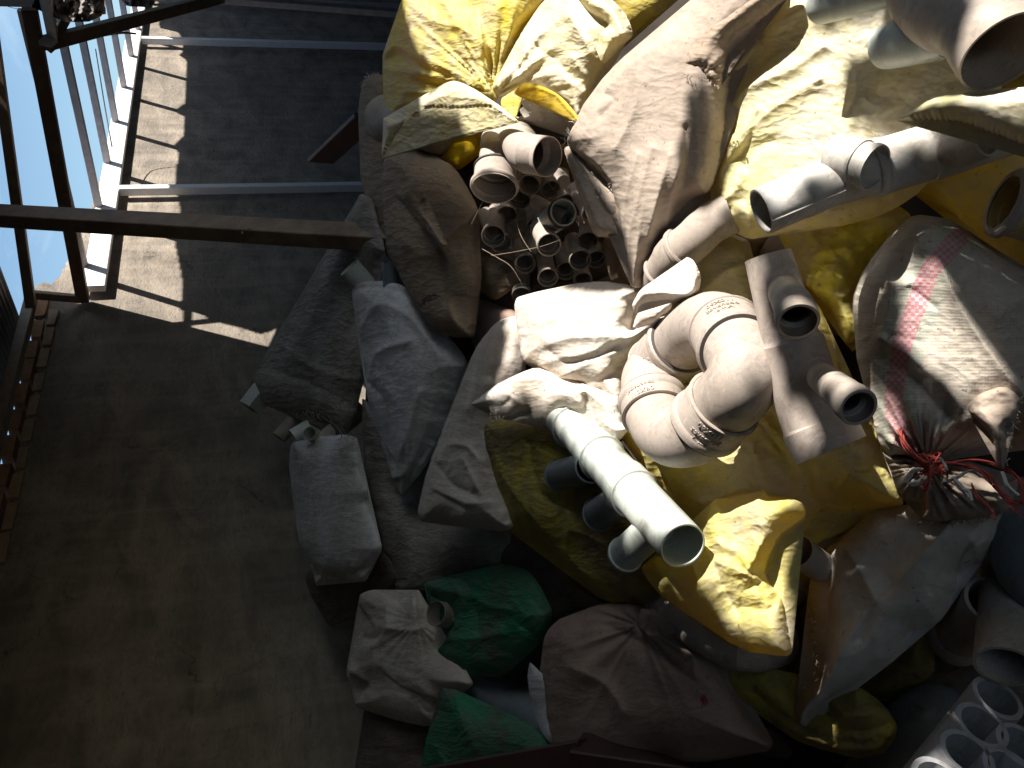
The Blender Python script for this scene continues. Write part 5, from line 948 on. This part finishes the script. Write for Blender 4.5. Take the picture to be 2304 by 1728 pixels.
# ================================================================== added unseen screens: holes cut to shape the sun patches, the rest blocks daylight
RV=[];RF=[];off=0
for V,Fc in RECV:
    RV+=[tuple(v) for v in np.asarray(V)]; RF+=[tuple(int(i)+off for i in f) for f in Fc]; off+=len(V)
bvh=BVHTree.FromPolygons(RV,RF)
LITS=[np.array(p,float) for p in [
 [(900,-400),(904,0),(912,40),(925,90),(950,130),(968,165),(960,200),(930,235),(955,262),(1030,262),(1040,300),(1050,350),(1045,470),(1085,480),(1160,440),(1240,440),(1290,330),(1400,520),(1430,640),(1380,655),(1200,640),(1120,668),(1130,720),(1140,760),(1120,840),(1090,900),(1180,930),(1225,925),(1280,1010),(1340,1090),(1400,1160),(1405,1200),(1400,1290),(1480,1270),(1560,1310),(1612,1360),(1640,1440),(1650,1500),(1790,1500),(1790,1420),(1775,1300),(1800,1180),(1850,1135),(2030,1110),(2200,1130),(2340,1100),(3200,1100),(3200,-400)],
 [(1078,490),(1112,492),(1116,515),(1098,530),(1078,525)],[(1195,498),(1230,510),(1262,535),(1262,560),(1222,555),(1200,545)],
 [(2060,1720),(2105,1690),(2126,1680),(2160,1728),(2160,1900),(2000,1900)],[(2280,1698),(2320,1705),(2320,1740),(2290,1730)]]]
WLIT=[np.array(p,float) for p in [
 [(-300,-400),(330,-400),(357,40),(359,63),(380,68),(400,72),(410,86),(410,117),(402,124),(418,134),(421,145),(418,175),(416,232),(397,246),(397,254),(415,262),(413,305),(393,325),(401,345),(398,370),(395,400),(393,412),(394,430),(404,455),(404,480),(392,520),(393,545),(400,580),(408,620),(411,650),(408,674),(397,690),(412,700),(412,738),(165,680),(-300,600)],
 [(433,735),(434,699),(442,697),(470,718),(500,728),(540,738),(585,752),(612,745),(622,740),(640,752),(604,793),(440,745)]]]
SHD=[np.array(p,float) for p in [
 Z('y1',[(990,-250),(1000,100),(1040,140),(1390,50),(1400,160),(1385,300),(1400,420),(1560,390),(1800,340),(1830,230),(1830,100),(1870,0),(1880,-250)]),
 Z('y2',[(440,100),(515,195),(450,260),(415,340),(415,440),(425,530),(490,690),(500,790),(530,945),(560,890),(640,800),(730,735),(870,830),(860,760),(830,640),(760,560),(700,600),(600,620),(480,560),(460,470),(530,395),(620,380),(560,220),(545,120)]),
 Z('y2',[(500,60),(1200,-60),(1100,40),(1000,130),(950,230),(880,380),(860,400),(780,370),(720,350),(640,370),(560,200)]),
 Z('y2',[(950,230),(1080,50),(1200,-50),(1500,100),(1850,300),(1850,900),(1790,900),(1700,760),(1560,560),(1440,380),(1390,260),(1300,190),(1200,190),(1150,210),(1010,350),(1110,345),(1120,400),(1060,620),(1190,730),(1400,900),(1500,1010),(1560,1080),(1450,1150),(1300,1230),(1200,1200),(1120,960),(930,840),(870,700)]),
 Z('y1',[(1420,430),(1400,760),(1470,700),(1560,640),(1800,500),(2300,480),(2300,300),(2000,470),(1800,340)]),
 Z('y1',[(330,500),(280,580),(265,660),(280,760),(250,850),(210,1010),(205,1100),(370,960),(440,760),(445,620),(430,520)]),
 Z('y1',[(760,1370),(1100,1240),(1300,1200),(1440,1190),(1500,1070),(1900,910),(2050,850),(2300,930),(2300,1700),(2000,1500),(1700,1300),(1500,1500),(1200,1500)])]]
def lit(px,polys,sub=()):
    r=np.zeros(len(px),bool)
    for p in polys: r|=inside(px,p)
    for p in sub: r&=~inside(px,p)
    return r
def screen(name,v,u0,u1,z0,z1,cs,polys,default,label,cat,test):  # added unseen sheet, open only where its sun rays land in lit outlines
    us=np.arange(u0+cs/2,u1,cs); zs=np.arange(z0+cs/2,z1,cs); sd_=Vector(tuple(-SUN)); hits=[];idx=[]
    openc=np.full((len(zs),len(us)),default)
    for i,z in enumerate(zs):
        for j,u in enumerate(us):
            h=bvh.ray_cast(Vector((v,YS*u,z)),sd_,60)
            if h[0] is not None: hits.append(h[0][:]); idx.append((i,j))
    H=np.array(hits); px,dz=proj(H); ok=(dz>.05); l=lit(px,polys,SHD if polys is LITS else ())&ok
    l&=test(H,px)
    for (i,j),a in zip(idx,l): openc[i,j]=a
    e=openc.copy()
    if v>3:
      e[1:]&=openc[:-1]; e[:-1]&=openc[1:]; e[:,1:]&=openc[:,:-1]; e[:,:-1]&=openc[:,1:]; openc=e
    V=[];Fc=[]
    for i,z in enumerate(zs):
        j=0
        while j<len(us):
            if openc[i,j]: j+=1; continue
            k=j
            while k<len(us) and not openc[i,k]: k+=1
            a,b=us[j]-cs/2,us[k-1]+cs/2; n=len(V)
            V+=[U(v,a,z-cs/2),U(v,b,z-cs/2),U(v,b,z+cs/2),U(v,a,z+cs/2)]; Fc.append((n,n+1,n+2,n+3)); j=k
    o=mk(name,V,Fc,M_block,smooth_=False); tag(o,label,cat); wi=np.where(openc.any(0))[0]; wz=np.where(openc.any(1))[0]; print(name,'faces',len(Fc),'open',us[wi[0]],us[wi[-1]],zs[wz[0]],zs[wz[-1]])
    return o
screen('heap_sun_mask',5.6,-.6,6.2,1.4,ZB+.62,.0125,LITS,False,'unseen dark canvas closing the open side of the shed, holes letting the sun through','occluder',lambda H,px:(H[:,0]>.3))
plate('daylight_blocker',[U(5.6,-.9,0),U(5.6,16,0),U(5.6,16,1.4),U(5.6,-.9,1.4)],'lower dark canvas band added unseen to block low daylight','occluder')
plate('daylight_blocker',[U(5.6,-7,3.3),U(5.6,-.6,3.3),U(5.6,-.6,ZB+.62),U(5.6,-7,ZB+.62)],'dark canvas sheet added beside the sun mask, blocking daylight toward the near end','occluder')
plate('daylight_blocker',[U(5.6,-7,0),U(5.6,-2.5,0),U(5.6,-2.5,3.3),U(5.6,-7,3.3)],'dark canvas sheet added to bound an opening left for fill light','occluder')  # gap beside this added sheet stays open to let fill light in
plate('daylight_blocker',[U(5.6,6.2,1.4),U(5.6,16,1.4),U(5.6,16,ZB+.62),U(5.6,6.2,ZB+.62)],'dark canvas sheet added beside the sun mask, blocking daylight toward the far end','occluder')
screen('wall_sun_mask',2.22,4.9,14.,CAMZ+.98,CAMZ+3.0,.0125,WLIT,False,'unseen canvas hung above the far roof edge, shading the wall','occluder',lambda H,px:(H[:,0]<.3))
print('objects',len(bpy.data.objects))
